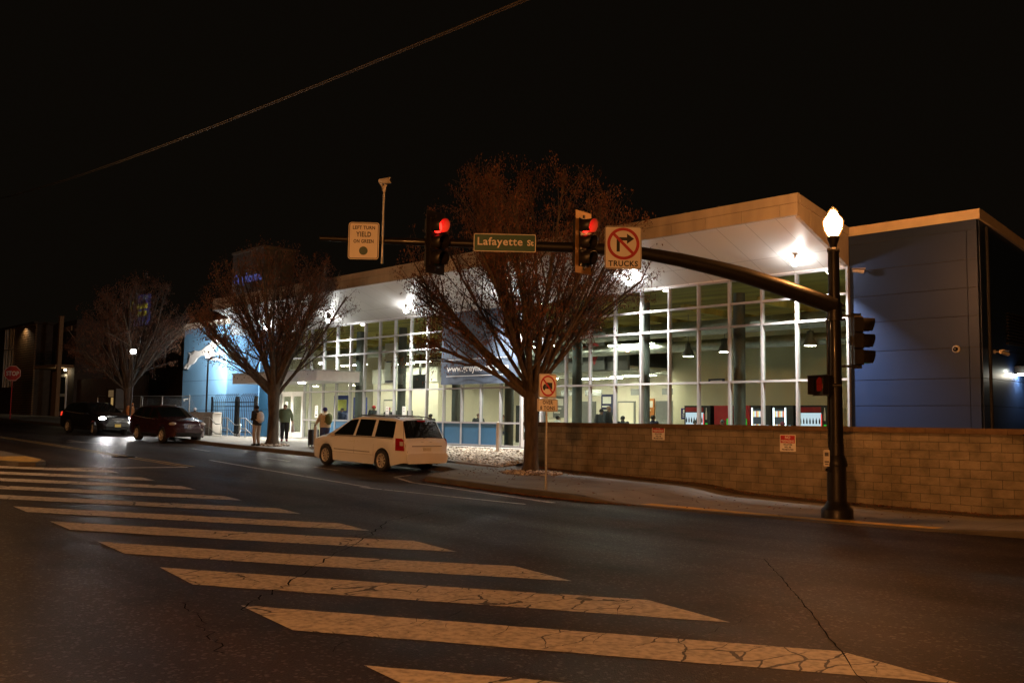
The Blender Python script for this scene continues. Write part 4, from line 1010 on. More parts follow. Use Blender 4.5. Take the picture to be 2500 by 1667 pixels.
# ------------------------------------------------------------------ vehicles
def lerp(a,b,t): return a+(b-a)*t
def car_body(P):
    """lofted car shell; returns list of columns of 9 points (right half, +y) plus region key per face"""
    st=P['st']; cols=[]
    for i in range(len(st)-1):
        a,b=st[i],st[i+1]; n=max(1,int(max(abs(a[0]-b[0]),abs(a[1]-b[1]))/.055))
        for k in range(n):
            t=k/n; cols.append(([lerp(a[j],b[j],t) for j in range(6)],i))
    cols.append((list(st[-1]),len(st)-1))
    out=[]
    for (xl,xh,zs,zt,w,wr),i in cols:
        zb=P['zb']
        if xl>P['ax']+.48: zb=P['zb']+.10*min(1,(xl-P['ax']-.48)/.5)
        if xl<-P['ax']-.48: zb=P['zb']+.12*min(1,(-P['ax']-.48-xl)/.5)
        for xa in (P['ax'],-P['ax']):
            dx=abs(xl-xa)
            if dx<P['ra']: zb=max(zb,P['rw']+math.sqrt(P['ra']**2-dx*dx))
        zb=min(zb,zs-.06)
        f=lambda t:(lerp(xl,xh,t))
        wb=w*.975
        c=[(xl,w*.955,zb),(xl,w*.995,zb+.35*(zs-zb)),(xl,w,zb+.72*(zs-zb)),(xl,w*.985,zs),
           (f(.07),lerp(wb,wr,.10),zs+.07*(zt-zs)),(f(.86),lerp(wb,wr,.86),zs+.86*(zt-zs)),(f(.97),wr*.985,zs+.955*(zt-zs)),(xh,wr*.78,zt),(xh+P.get('bulge',.0)*0,0,zt+.022)]
        out.append((c,i))
    return out
def make_car(name,label,loc,rz,P,pitch=0):
    t=empty(name,loc,0,label,'car',rot=(0,0,rz)); 
    if pitch: t.rotation_euler=(0,pitch,rz)
    cols=car_body(P); parts={}
    def region(i,row,side):
        for (i0,i1,rows,key) in P['reg']:
            if i0<=i<i1 and row in rows: return key if key in ('windshield','rear_window','body','tailgate','bonnet','bumper') else key+('_l' if side>0 else '_r')
        return 'body'
    for k in range(len(cols)-1):
        (c0,i0),(c1,_)=cols[k],cols[k+1]
        for side in (1,-1):
            for row in range(8):
                q=[c0[row],c1[row],c1[row+1],c0[row+1]]
                q=[(p[0],p[1]*side,p[2]) for p in q]
                if side<0: q=q[::-1]
                parts.setdefault(region(i0,row,side),[]).append(q)
    # end caps
    for c,rev in ((cols[0][0],False),(cols[-1][0],True)):
        L=[(p[0],p[1],p[2]) for p in c]+[(p[0],-p[1],p[2]) for p in c[::-1][1:]]
        if not rev: L=L[::-1]
        parts.setdefault('body' if not rev else P.get('rearkey','body'),[]).append(L[::-1] if False else L)
    for key,quads in parts.items():
        base=key.replace('_l','').replace('_r','') if key not in ('rear_window',) else key
        if key.startswith('rear_side') : base='side_window'
        kind={'win':'side_window','door':'door'}.get(base.split('@')[0],base)
        glass='window' in kind or kind=='windshield'
        vmap={}; vs=[]; fs=[]
        for q in quads:
            ids=[]
            for p in q:
                kk=(round(p[0],4),round(p[1],4),round(p[2],4))
                if kk not in vmap: vmap[kk]=len(vs); vs.append(list(p))
                if not ids or ids[-1]!=vmap[kk]: ids.append(vmap[kk])
            if ids[0]==ids[-1]: ids=ids[:-1]
            if len(set(ids))>=3: fs.append(tuple(ids))
        if kind!='body':
            g=.012 if not glass else .010
            xs=[v[0] for v in vs]; zs_=[v[2] for v in vs]; cx,cz=(max(xs)+min(xs))/2,(max(zs_)+min(zs_))/2
            ex,ez=max(xs)-min(xs),max(zs_)-min(zs_)
            kx,kz=(ex-g)/ex if ex>.03 else 1,(ez-g)/ez if ez>.03 else 1
            if kind in ('windshield','rear_window','tailgate','bonnet','bumper'): kx=kz=1
            for v in vs: v[0]=cx+(v[0]-cx)*kx; v[2]=cz+(v[2]-cz)*kz
        mb=MB(); mb.add(vs,fs,0,None,True)
        mb.build({'body':'body'}.get(kind,kind),M_['car_glass'] if glass else M_[P['paint']],t,smooth_angle=38)
    # dark inner pan
    L=P['len']; w=P['st'][5][4]
    mb=MB(); mb.b2(-P['ax']-.75,P['ax']+.7,-w*.90,w*.90,P['zb']+.06,P['zb']+.40); mb.b2(-P['ax']+.5,P['ax']-.5,-w*.93,w*.93,P['zb']+.03,P['zb']+.35); mb.build('underbody',M_['black'],t)
    for xa in (P['ax'],-P['ax']):
        for sy in (1,-1):
            y=sy*(w-.125); R_=P['rw']; steer=P.get('steer',0) if xa>0 else 0
            wh=empty('wheel',(xa,y,R_),steer); wh.parent=t
            Mw=Matrix.Rotation(PI/2,4,'X')
            b=MB(); b.lathe([(R_*.66,-.105),(R_*.93,-.11),(R_,-.07),(R_,.07),(R_*.93,.11),(R_*.66,.105)],(0,0,0),36,0,Mw,caps=False); b.build('tyre',M_['rubber'],wh)
            b=MB(); o=-sy*.085
            prof=[(R_*.68,o-.012*-sy*0),(R_*.70,o),(R_*.62,o)]
            vs=[]; n=36
            for r,zz in ((R_*.69,o*1.22),(R_*.61,o*1.22),(R_*.60,o*.4)):
                for j in range(n): vs.append((r*math.cos(2*PI*j/n),r*math.sin(2*PI*j/n),zz))
            b.add(vs,[(i*n+j,i*n+(j+1)%n,(i+1)*n+(j+1)%n,(i+1)*n+j) for i in range(2) for j in range(n)],0,Mw,True)
            ns=P['spokes']; hw=.11/ns; ho=.20/ns
            for j in range(ns):
                a=2*PI*j/ns; Ms=Mw@Matrix.Rotation(a,4,'Z')
                b.add([(R_*.10,-hw,o*1.05),(R_*.10,hw,o*1.05),(R_*.63,ho,o*1.2),(R_*.63,-ho,o*1.2),(R_*.10,-hw,o*.6),(R_*.10,hw,o*.6),(R_*.63,ho,o*.8),(R_*.63,-ho,o*.8)],[(0,1,2,3),(7,6,5,4),(0,3,7,4),(1,5,6,2),(2,6,7,3)],0,Ms)
            b.lathe([(R_*.17,o*.7),(R_*.17,o*1.15),(R_*.08,o*1.25)],(0,0,0),16,0,Mw)
            b.build('rim',M_['alloy'],wh)
            b=MB(); b.lathe([(R_*.60,o*.35),(R_*.60,o*.55)],(0,0,0),24,0,Mw); b.build('brake_disc',M_['black'],wh)  # black disc behind the spokes stands in for shade inside the wheel
    return t
def patch(t,name,mat,pts,th=.012,n=(0,-1,0)):
    """small raised panel following a polygon"""
    n=Vector(n).normalized(); P=[Vector(p) for p in pts]; k=len(P)
    vs=[tuple(p+n*th) for p in P]+[tuple(p-n*th*.8) for p in P]
    mb=MB(); mb.add(vs,[tuple(range(k)),tuple(range(2*k-1,k-1,-1))]+[(i,k+i,k+(i+1)%k,(i+1)%k) for i in range(k)])
    return mb.build(name,mat if not isinstance(mat,str) else M_[mat],t)
def mirror(t,x,y,z,paint,sx):
    s=1 if y>0 else -1
    b=MB(); b.ell((x,y+s*.10,z),(.07,.10,.075),10,8); b.box((x+.01*sx,y+s*.01,z-.03),(.05,.10,.04)); b.build('wing_mirror',M_[paint],t)
def bar(t,name,mat,pts,r=.015,n=6):
    b=MB(); b.tube(pts,r,n); return b.build(name,M_[mat],t)

# white minivan ------------------------------------------------------
VP=dict(paint='car_white',ax=1.54,ra=.40,rw=.345,zb=.20,len=5.14,spokes=9,
 st=[(2.47,2.47,.55,.62,.70,.58),(2.43,2.43,.72,.80,.84,.72),(2.28,2.28,.84,.91,.93,.80),(1.95,1.95,.92,.99,.985,.85),(1.55,1.55,.97,1.06,1.0,.87),
     (1.34,1.36,1.0,1.13,1.0,.88),(1.22,.34,1.01,1.655,1.0,.72),(.02,-.04,1.03,1.715,1.0,.74),(-.10,-.13,1.03,1.72,1.0,.74),
     (-.98,-.96,1.04,1.725,1.0,.74),(-1.14,-1.09,1.04,1.725,1.0,.74),(-2.10,-1.96,1.04,1.705,.995,.73),(-2.36,-2.22,1.03,1.65,.955,.70),
     (-2.55,-2.50,1.0,1.09,.895,.80),(-2.62,-2.62,.86,.94,.86,.76),(-2.65,-2.65,.63,.69,.85,.76),(-2.70,-2.70,.58,.62,.85,.76),(-2.69,-2.69,.36,.42,.82,.72)],
 reg=[(5,6,(6,7),'windshield'),(6,7,(4,),'win@a'),(8,9,(4,),'win@b'),(10,11,(4,),'win@c'),(12,13,(6,7),'rear_window'),(6,8,(1,2),'door@a'),(8,10,(1,2),'door@b')])
vrl=Vector((-24.95,18.05,hz(-24.95))); vfl=Vector((-28.03,17.92,hz(-28.03)))
vc=(vrl+vfl)/2; hd=(vfl-vrl); yaw=math.atan2(hd.y,hd.x); left=Vector((-math.sin(yaw),math.cos(yaw),0))
vloc=vc-left*.87*1.0
vloc=vc-left*.875
van=make_car('minivan','white minivan parked at the kerb with its tail to the viewer','',0,VP) if False else make_car('minivan','white minivan parked at the kerb with its tail to the viewer',tuple(vloc),yaw,VP,pitch=-math.asin((vfl.z-vrl.z)/hd.length))
for sy in (1,-1):
    mirror(van,1.02,sy*.99,1.06,'car_white',1)
    patch(van,'tail_light','tail_red',[(-2.25,sy*.985,1.09),(-2.47,sy*.925,1.09),(-2.53,sy*.90,1.04),(-2.58,sy*.885,.70),(-2.26,sy*.985,.70)],.014,(-.25,sy,0))
    patch(van,'reversing_light','lens_clear',[(-2.43,sy*.945,.99),(-2.53,sy*.910,.99),(-2.55,sy*.905,.86),(-2.44,sy*.945,.86)],.026,(-.3,sy,0))
    patch(van,'side_moulding','chrome',[(1.0,sy*1.0,.60),(-.95,sy*1.0,.60),(-.95,sy*1.0,.57),(1.0,sy*1.0,.57)],.010,(0,sy,0))
    for x in (.12,-.30): bar(van,'door_handle','car_white',[(x,sy*1.005,.90),(x-.06,sy*1.03,.905),(x-.16,sy*1.03,.905),(x-.2,sy*1.005,.90)],.014)
    bar(van,'roof_rail','black',[(.05,sy*.66,1.72),(-.1,sy*.66,1.755),(-1.8,sy*.66,1.755),(-2.0,sy*.66,1.715)],.018)
    bar(van,'window_trim','black',[(1.18,sy*.985,1.035),(.0,sy*.985,1.058),(-1.1,sy*.985,1.068),(-2.08,sy*.985,1.068)],.012)
    patch(van,'headlight','lens_clear',[(2.22,sy*.90,.84),(2.42,sy*.72,.78),(2.44,sy*.70,.66),(2.30,sy*.88,.68)],.012,(.7,sy,0))
for x in (-.45,-1.45): bar(van,'cross_bar','steel',[(x,-.66,1.77),(x-.02,-.3,1.79),(x-.02,.3,1.79),(x,.66,1.77)],.014)
patch(van,'number_plate','plate',[(-2.645,.16,.80),(-2.645,-.16,.80),(-2.65,-.16,.64),(-2.65,.16,.64)],.01,(-1,0,.1))
patch(van,'chrome_strip','chrome',[(-2.63,.62,.865),(-2.63,-.62,.865),(-2.635,-.62,.835),(-2.635,.62,.835)],.016,(-1,0,0))
patch(van,'rear_emblem','chrome',[(-2.595,.24,.985),(-2.595,0,.965),(-2.595,-.24,.985),(-2.60,-.10,.94),(-2.60,.10,.94)],.012,(-1,0,.3))
patch(van,'bumper_step','black',[(-2.665,.78,.605),(-2.665,-.78,.605),(-2.67,-.78,.585),(-2.67,.78,.585)],.03,(-1,0,.4))
bar(van,'wiper','black',[(-2.56,.1,1.10),(-2.50,-.35,1.16)],.010)
bar(van,'tailgate_seam','black',[(-2.30,.74,1.60),(-2.52,.88,1.06),(-2.60,.86,.86),(-2.655,.80,.62)],.006)
bar(van,'tailgate_seam','black',[(-2.30,-.74,1.60),(-2.52,-.88,1.06),(-2.60,-.86,.86),(-2.655,-.80,.62)],.006)
patch(van,'brake_light','tail_red',[(-2.285,.16,1.655),(-2.285,-.16,1.655),(-2.30,-.16,1.62),(-2.30,.16,1.62)],.012,(-1,0,.6))

# dark red SUV -------------------------------------------------------
def suv_front(t,x,w,grille,plate_mat,lights,emblem):
    for i,z in enumerate((.86,.78,.70)):
        bar(t,'grille_bar','chrome',[(x-.05,-.36+.03*i,z),(x+.01,0,z-.008),(x-.05,.36-.03*i,z)],.013)
    patch(t,'grille','black',[(x-.06,-.42,.90),(x-.06,.42,.90),(x-.02,.34,.64),(x-.02,-.34,.64)],.012,(1,0,0))
    patch(t,'intake','black',[(x-.0,-.62,.50),(x-.0,.62,.50),(x-.03,.55,.33),(x-.03,-.55,.33)],.03,(1,0,0))
    for sy in (1,-1):
        b=MB(); b.ell((x-.20,sy*(w-.20),.885),(.17,.19,.085),16,10); b.build('headlight',M_[lights],t)
        patch(t,'fog_light','lens_clear',[(x-.09,sy*.64,.52),(x-.09,sy*.74,.52),(x-.10,sy*.74,.44),(x-.09,sy*.64,.44)],.03,(1,sy*.2,0))
    if plate_mat:
        patch(t,'number_plate',plate_mat,[(x+.01,-.16,.60),(x+.01,.16,.60),(x+.01,.16,.45),(x+.01,-.16,.45)],.03,(1,0,0))
    if emblem:
        b=MB(); b.box((x+.012,-.045,.79),(.02,.018,.12)); b.box((x+.012,.045,.79),(.02,.018,.12)); b.box((x+.012,0,.79),(.02,.075,.018)); b.build('emblem',M_['chrome'],t)
UP=dict(paint='car_red',ax=1.31,ra=.40,rw=.345,zb=.24,len=4.55,spokes=5,
 st=[(2.20,2.20,.60,.68,.60,.50),(2.16,2.16,.80,.90,.74,.60),(2.02,2.02,.90,1.0,.84,.72),(1.70,1.70,.97,1.06,.905,.80),(1.30,1.30,1.01,1.12,.91,.82),
     (1.02,1.04,1.03,1.17,.91,.82),(.92,.18,1.04,1.60,.91,.66),(-.02,-.10,1.06,1.66,.91,.665),(-.12,-.18,1.06,1.66,.91,.665),
     (-.92,-.92,1.08,1.65,.91,.66),(-1.02,-1.02,1.09,1.645,.91,.655),(-1.72,-1.52,1.15,1.60,.90,.64),(-2.02,-1.86,1.14,1.53,.88,.62),
     (-2.22,-2.16,1.08,1.16,.86,.74),(-2.30,-2.30,.85,.92,.84,.74),(-2.32,-2.32,.5,.56,.82,.74)],
 reg=[(5,6,(6,7),'windshield'),(6,7,(4,),'win@a'),(8,9,(4,),'win@b'),(10,11,(4,),'win@c'),(12,13,(6,7),'rear_window'),(6,8,(1,2),'door@a'),(8,10,(1,2),'door@b')])
ux=-43.45; suv=make_car('suv','dark red parked SUV, the nearer of the two dark cars, facing the viewer',(ux,18.95,hz(ux)),math.radians(1.5),UP,pitch=.026)
suv_front(suv,2.20,.88,True,None,'lens_clear',True)
BP=dict(UP); BP.update(paint='car_black',len=4.77,ax=1.43,steer=-.25)
BP['st']=[(a*1.05,b*1.05,c,d+.01,e*1.01,g*1.0) for a,b,c,d,e,g in UP['st']]
bx=-51.9; blk=make_car('crossover','black crossover with glaring headlights pulling in behind the dark red SUV',(bx,18.75,hz(bx)),math.radians(6),BP,pitch=.026)
suv_front(blk,2.31,.90,True,'plate_yellow','headlight_on',False)
for c,P in ((suv,UP),(blk,BP)):
    k=P['len']/4.55
    for sy in (1,-1):
        mirror(c,.80*k,sy*.89,1.08,P['paint'],1)
        bar(c,'window_trim','chrome',[(.90*k,sy*.90,1.062),(-.1,sy*.90,1.082),(-1.0,sy*.90,1.108),(-1.68*k,sy*.90,1.165)],.010)
        patch(c,'sill_trim','black',[(.85*k,sy*.885,.40),(-.85*k,sy*.885,.40),(-.85*k,sy*.88,.26),(.85*k,sy*.88,.26)],.012,(0,sy,0))
        patch(c,'tail_light','tail_red' if c is suv else 'tail_on',[(-2.05*k,sy*.885,1.12),(-2.24*k,sy*.85,1.08),(-2.27*k,sy*.85,.88),(-2.1*k,sy*.885,.92)],.014,(-.4,sy,0))
        for x in (.0,-.82): bar(c,'door_handle',P['paint'],[(x,sy*.915,.93),(x-.05,sy*.94,.935),(x-.13,sy*.94,.935),(x-.16,sy*.915,.93)],.012)
for sy in (1,-1): light('lamp_light','SPOT',blk,(2.40,sy*.66,.87),520,(1,.98,.95),.06,(1,-.05,-.05),75)

# ------------------------------------------------------------------ people
def skin_mesh(name,V,E,mat,parent,sub=1,root=0):
    """V: list of (x,y,z,rx,ry); grown with the Skin modifier into one surface"""
    me=bpy.data.meshes.new(name); me.from_pydata([v[:3] for v in V],E,[]); o=bpy.data.objects.new(name,me); COL.objects.link(o)
    m=o.modifiers.new('skin','SKIN'); m.use_smooth_shade=True; m.branch_smoothing=.4
    sv=me.skin_vertices[0].data
    for i,v in enumerate(V): sv[i].radius=(v[3],v[4]); sv[i].use_root=(i==root)
    if sub: s=o.modifiers.new('sub','SUBSURF'); s.levels=sub; s.render_levels=sub
    dg=bpy.context.evaluated_depsgraph_get(); me2=bpy.data.meshes.new_from_object(o.evaluated_get(dg))
    bpy.data.objects.remove(o); bpy.data.meshes.remove(me)
    me2.name=name; me2.materials.clear(); me2.materials.append(mat); me2.shade_smooth()
    ob=bpy.data.objects.new(name,me2); COL.objects.link(ob); ob.parent=parent
    return ob
def hand(V,E,wi,wr,el,s,curl=.5):
    """palm, four unequal bent fingers and a thumb grown from the wrist"""
    wr=Vector(wr); d=(wr-Vector(el)).normalized(); side=d.cross(Vector((1,0,0)))
    side=side.normalized() if side.length>.1 else Vector((0,1,0))
    nrm=d.cross(side).normalized()
    p=wr+d*.055; V.append((*p,.036,.018)); pi=len(V)-1; E.append((wi,pi))
    for k,(off,l) in enumerate(((-.030,.060),(-.010,.070),(.011,.066),(.031,.052))):
        a=p+d*.040+side*off; b=a+d*l*.55+nrm*l*.25*curl; c=b+d*l*.30+nrm*l*.5*curl
        V.append((*a,.010,.010)); V.append((*b,.009,.009)); V.append((*c,.008,.008)); n=len(V)
        E+= [(pi,n-3),(n-3,n-2),(n-2,n-1)]
    a=wr+d*.03-side*.035*s; b=a+d*.035-side*.022*s+nrm*.012; V.append((*a,.012,.012)); V.append((*b,.010,.010)); n=len(V); E+= [(wi,n-2),(n-2,n-1)]
def person(loc,rz,label,pose,skin='skin_light',top='cloth_black',legs='cloth_navy',shoes='black',hat=None,hair='hair_brown',H=1.75,bulk=1.0,group=None,z=None):
    """stands facing local +X"""
    t=empty('person',loc,rz,label,'person',group); k=H/1.75; t.scale=(k,k,k)
    J=dict(pel=(0,0,.93),sp=(.01,0,1.10),ch=(.0,0,1.30),nk=(.01,0,1.47),hd=(.035,0,1.57),ht=(.03,0,1.66),Ls=(0,.185,1.40),Rs=(0,-.185,1.40),Le=(-.02,.25,1.13),Re=(-.02,-.25,1.13),Lw=(.06,.25,.90),Rw=(.06,-.25,.90),
      Lh=(0,.095,.90),Rh=(0,-.095,.90),Lk=(.03,.10,.50),Rk=(.03,-.10,.50),La=(-.02,.10,.09),Ra=(-.02,-.10,.09),Lt=(.15,.12,.035),Rt=(.15,-.12,.035))
    J.update(pose)
    order=['pel','sp','ch','nk','hd','ht','Ls','Le','Lw','Rs','Re','Rw','Lh','Lk','La','Lt','Rh','Rk','Ra','Rt']
    rad=dict(pel=(.13,.15),sp=(.10,.13),ch=(.115,.155),nk=(.052,.055),hd=(.088,.075),ht=(.07,.065),Ls=(.06,.06),Le=(.042,.042),Lw=(.028,.028),Rs=(.06,.06),Re=(.042,.042),Rw=(.028,.028),Lh=(.085,.085),Rh=(.085,.085),Lk=(.056,.056),Rk=(.056,.056),La=(.038,.038),Ra=(.038,.038),Lt=(.035,.03),Rt=(.035,.03))
    V=[(*J[n],*rad[n]) for n in order]; ix={n:i for i,n in enumerate(order)}
    E=[(ix[a],ix[b]) for a,b in (('pel','sp'),('sp','ch'),('ch','nk'),('nk','hd'),('hd','ht'),('ch','Ls'),('Ls','Le'),('Le','Lw'),('ch','Rs'),('Rs','Re'),('Re','Rw'),('pel','Lh'),('Lh','Lk'),('Lk','La'),('La','Lt'),('pel','Rh'),('Rh','Rk'),('Rk','Ra'),('Ra','Rt'))]
    hd=Vector(J['hd'])
    V.append((hd.x+.088,hd.y,hd.z+.0,.016,.014)); V.append((hd.x+.105,hd.y,hd.z-.008,.012,.012)); n=len(V); E+= [(ix['hd'],n-2),(n-2,n-1)]
    hand(V,E,ix['Lw'],J['Lw'],J['Le'],1); hand(V,E,ix['Rw'],J['Rw'],J['Re'],-1)
    skin_mesh('body',V,E,M_[skin],t)
    m=MB()
    for s in (1,-1): m.ell((hd.x,hd.y+s*.082,hd.z+.005),(.022,.012,.034),8,6)
    m.build('ear',M_[skin],t)
    m=MB()
    for s in (1,-1): m.ell((hd.x+.083,hd.y+s*.031,hd.z+.022),(.010,.014,.009),8,6)
    m.build('eye',M_['hair_black'],t)
    m=MB(); m.ell((hd.x+.086,hd.y,hd.z-.045),(.009,.026,.007),8,6); m.build('mouth',M_['skin_dark'],t)
    B=bulk
    def loft(m,rings,n=16):
        vs=[]; k=len(rings)
        for (c,rx,ry) in rings:
            for q in range(n):
                a=2*PI*q/n; vs.append((c[0]+rx*math.cos(a),c[1]+ry*math.sin(a),c[2]+.006*math.sin(3*a+c[2]*30)))
        m.add(vs,[(r*n+q,r*n+(q+1)%n,(r+1)*n+(q+1)%n,(r+1)*n+q) for r in range(k-1) for q in range(n)],0,None,True)
        m.add(vs[:n],[tuple(range(n-1,-1,-1))]); m.add(vs[-n:],[tuple(range(n))])
    pel,sp,ch,nk=[Vector(J[q]) for q in ('pel','sp','ch','nk')]; up=Vector((0,0,1))
    sh=(Vector(J['Ls'])+Vector(J['Rs']))/2
    m=MB(); loft(m,[(pel-up*.07,.145*B,.185*B),(pel+up*.0,.155*B,.192*B),(sp-up*.05,.150*B,.185*B),(sp+up*.06,.150*B,.190*B),(ch,.150*B,.205*B),(sh+up*.02,.115*B,.215),(sh+up*.055,.085,.150),(nk-up*.0,.072,.080),(nk+up*.035,.070,.074)])
    for s in ('L','R'):
        S_,E2,W_=[Vector(J[s+q]) for q in ('s','e','w')]
        m.ell(S_,(.090,.085,.090),12,8); m.tube([S_.lerp(sh,.25),S_,S_.lerp(E2,.5),E2,E2.lerp(W_,.5),E2.lerp(W_,.93)],[.085,.088,.078*B**.5,.068*B**.5,.062,.054],12)
    m.build('jacket',M_[top],t)
    m=MB(); hp=(Vector(J['Lh'])+Vector(J['Rh']))/2
    loft(m,[(pel+up*.08,.130*B,.165*B),(pel,.140*B,.175*B),(hp-up*.05,.130*B,.175*B)])
    for s in ('L','R'):
        H_,K_,A_=[Vector(J[s+q]) for q in ('h','k','a')]
        m.ell(H_,(.11*B**.5,.10*B**.5,.11*B**.5),12,8)
        m.tube([H_,H_.lerp(K_,.5),K_,K_.lerp(A_,.5),A_+up*.02],[.108*B**.6,.098*B**.6,.080*B**.6,.072*B**.6,.064],12)
    m.build('trousers',M_[legs],t)
    for s in ('L','R'):
        a,b=Vector(J[s+'a']),Vector(J[s+'t']); m=MB(); d=(b-a); d.z=0; d.normalize(); ang=math.atan2(d.y,d.x)
        T=Matrix.Translation((a.x,a.y,a.z-.045))@Matrix.Rotation(ang,4,'Z'); m.ell((.075,0,0),(.145,.052,.047),12,8,0,T); m.ell((-.01,0,.03),(.065,.05,.05),10,8,0,T); m.build('shoe',M_[shoes],t)
    m=MB(); ht=Vector(J['ht']); tilt=Vector(J['ht'])-hd
    if hat:
        kind,mat=hat
        m.ell((hd.x-.005,hd.y,hd.z+.062),(.108,.098,.092),14,10)
        m.tube([(hd.x+.0,hd.y,hd.z+.025),(hd.x-.005,hd.y,hd.z+.06)],[.106,.108],16)
        if kind=='cap': m.box((hd.x+.13,hd.y,hd.z+.045),(.11,.13,.014))
        m.build('hat',M_[mat],t)
    else:
        m.ell((hd.x-.022,hd.y,hd.z+.045),(.095,.090,.085),14,10); m.build('hair',M_[hair],t)
    return t
def backpack(parent,mat,c,d):
    m=MB(); m.ell(c,d,14,10); m.ell((c[0]-.06,c[1],c[2]-.09),(d[0]*.7,d[1]*.75,d[2]*.45),12,8)
    for s in (1,-1): m.tube([(c[0]+.04,s*.10,c[2]+.16),(.10,s*.115,1.40),(.15,s*.125,1.25),(c[0]+.04,s*.14,c[2]-.14)],.018,6)
    return m.build('backpack',M_[mat],parent)
# man at the kerb with a phone
x,y=-36.75,19.95
p=person((x,y,sz(x,y)),math.radians(188),'person in dark beanie and pale sweatpants looking at a phone at the kerb',
  dict(Le=(-.03,.24,1.13),Lw=(.20,.14,1.12),Re=(-.03,-.24,1.13),Rw=(.22,-.12,1.12),Lt=(.16,.13,.035),Rt=(.16,-.10,.035),hd=(.065,0,1.56),ht=(.075,0,1.655)),
  'skin_dark','cloth_black','cloth_grey','black',('beanie','cloth_black'),bulk=1.08,H=1.76)
backpack(p,'cloth_white',(-.22,0,1.20),(.13,.17,.25))
m=MB(); m.tube([(.12,-.06,1.42),(.155,-.065,1.25),(.15,-.07,1.0)],[.035,.045,.05],8); m.build('hood_strap',M_['cloth_tan'],p)
ph=empty('phone',(0,0,0),0,'small dark phone held by the person in the beanie','phone'); ph.location=(x-.335,y-.04,sz(x,y)+1.16); 
m=MB(); m.box((0,0,0),(.012,.075,.15)); o=m.build('case',M_['black_gloss'],ph); m=MB(); m.box((.008,0,0),(.004,.066,.135)); m.build('screen',M_['led_cool'],ph); ph.rotation_euler=(0,-.6,.1)
# man in green
x,y=-39.55,22.9
p=person((x,y,sz(x,y)),math.radians(-30),'person in a green jacket looking down, plastic bag in hand, before the main doors',
  dict(hd=(.085,0,1.545),ht=(.115,0,1.63),Le=(-.02,.30,1.14),Lw=(.10,.33,.91),Re=(-.02,-.30,1.14),Rw=(.08,-.32,.92)),
  'skin_light','cloth_green','cloth_black','cloth_maroon',None,'hair_brown',1.80,1.28)
m=MB(); m.ell((-.13,0,1.45),(.09,.13,.09),12,8); m.build('hood',M_['cloth_green'],p)
bg=empty('plastic_bag',(0,0,0),0,'limp white plastic bag hanging from the hand of the person in green','bag')
c=Matrix.Translation((x,y,sz(x,y)))@Matrix.Rotation(math.radians(-30),4,'Z')@Vector((.17,.36,.84)); bg.location=c
m=MB(); m.lathe([(.01,.03),(.03,-.05),(.085,-.18),(.115,-.30),(.10,-.38),(.02,-.41)],(0,0,0),12)
for i,v in enumerate(m.v): m.v[i]=(v[0]*1.25+.12*(-v[2]),v[1]*.55,v[2]+.02*math.sin(i*2.3))
m.build('film',M_['cloth_white'],bg)
# person in tan with suitcase
x,y=-34.25,21.75
p=person((x,y,sz(x,y)),math.radians(178),'person in a tan jacket, navy knit hat and olive backpack walking behind the minivan bonnet',
  dict(hd=(.06,0,1.57),ht=(.05,0,1.66),Le=(.12,.27,1.18),Lw=(.36,.24,.99),Re=(.08,-.28,1.16),Rw=(.30,-.26,.98),Lk=(.10,.10,.50),La=(.10,.10,.10),Lt=(.26,.11,.05),Rk=(-.02,-.10,.5),Ra=(-.20,-.10,.12),Rt=(-.04,-.12,.04)),
  'skin_dark','cloth_tan','cloth_navy','black',('beanie','cloth_blue'),bulk=1.32,H=1.72)
backpack(p,'cloth_olive',(-.27,0,1.22),(.14,.17,.25))
sc=empty('suitcase',(-35.15,21.75,sz(-35.15,21.75)),.1,'black upright wheeled suitcase standing beside the slim bollard','suitcase')
m=MB(); m.prism(rrect(.28,.42,.06),.06,.72); m.build('shell',M_['cloth_black'],sc)
m=MB(); m.tube([(-.1,.1,.7),(-.1,.1,1.0),(-.1,-.1,1.0),(-.1,-.1,.7)],.012,6); m.build('handle',M_['black'],sc)
for a in (-.1,.1):
    for b_ in (-.15,.15):
        m=MB(); m.tube([(a-.015,b_,.03),(a+.015,b_,.03)],.03,10); m.build('wheel',M_['rubber'],sc)
def bollard(x,y,z,h,label):
    t=empty('bollard',(x,y,z),0,label,'bollard','pale steel bollards by the station')
    m=MB(); m.tube([(0,0,-.1),(0,0,h)],.075,14); m.ell((0,0,h),(.075,.075,.03),14,6); m.build('post',M_['cam_white'],t)
    m=MB(); m.lathe([(.12,0),(.12,.03),(.08,.05)],(0,0,0),14); m.build('foot',M_['conc'],t)
bollard(-34.75,21.60,sz(-34.75,21.6),.88,'pale steel bollard between the suitcase and the person in tan')
bollard(-26.67,24.64,gz(-26.67,24.64),1.16,'pale steel bollard in the stone bed at the end of the blue panels')
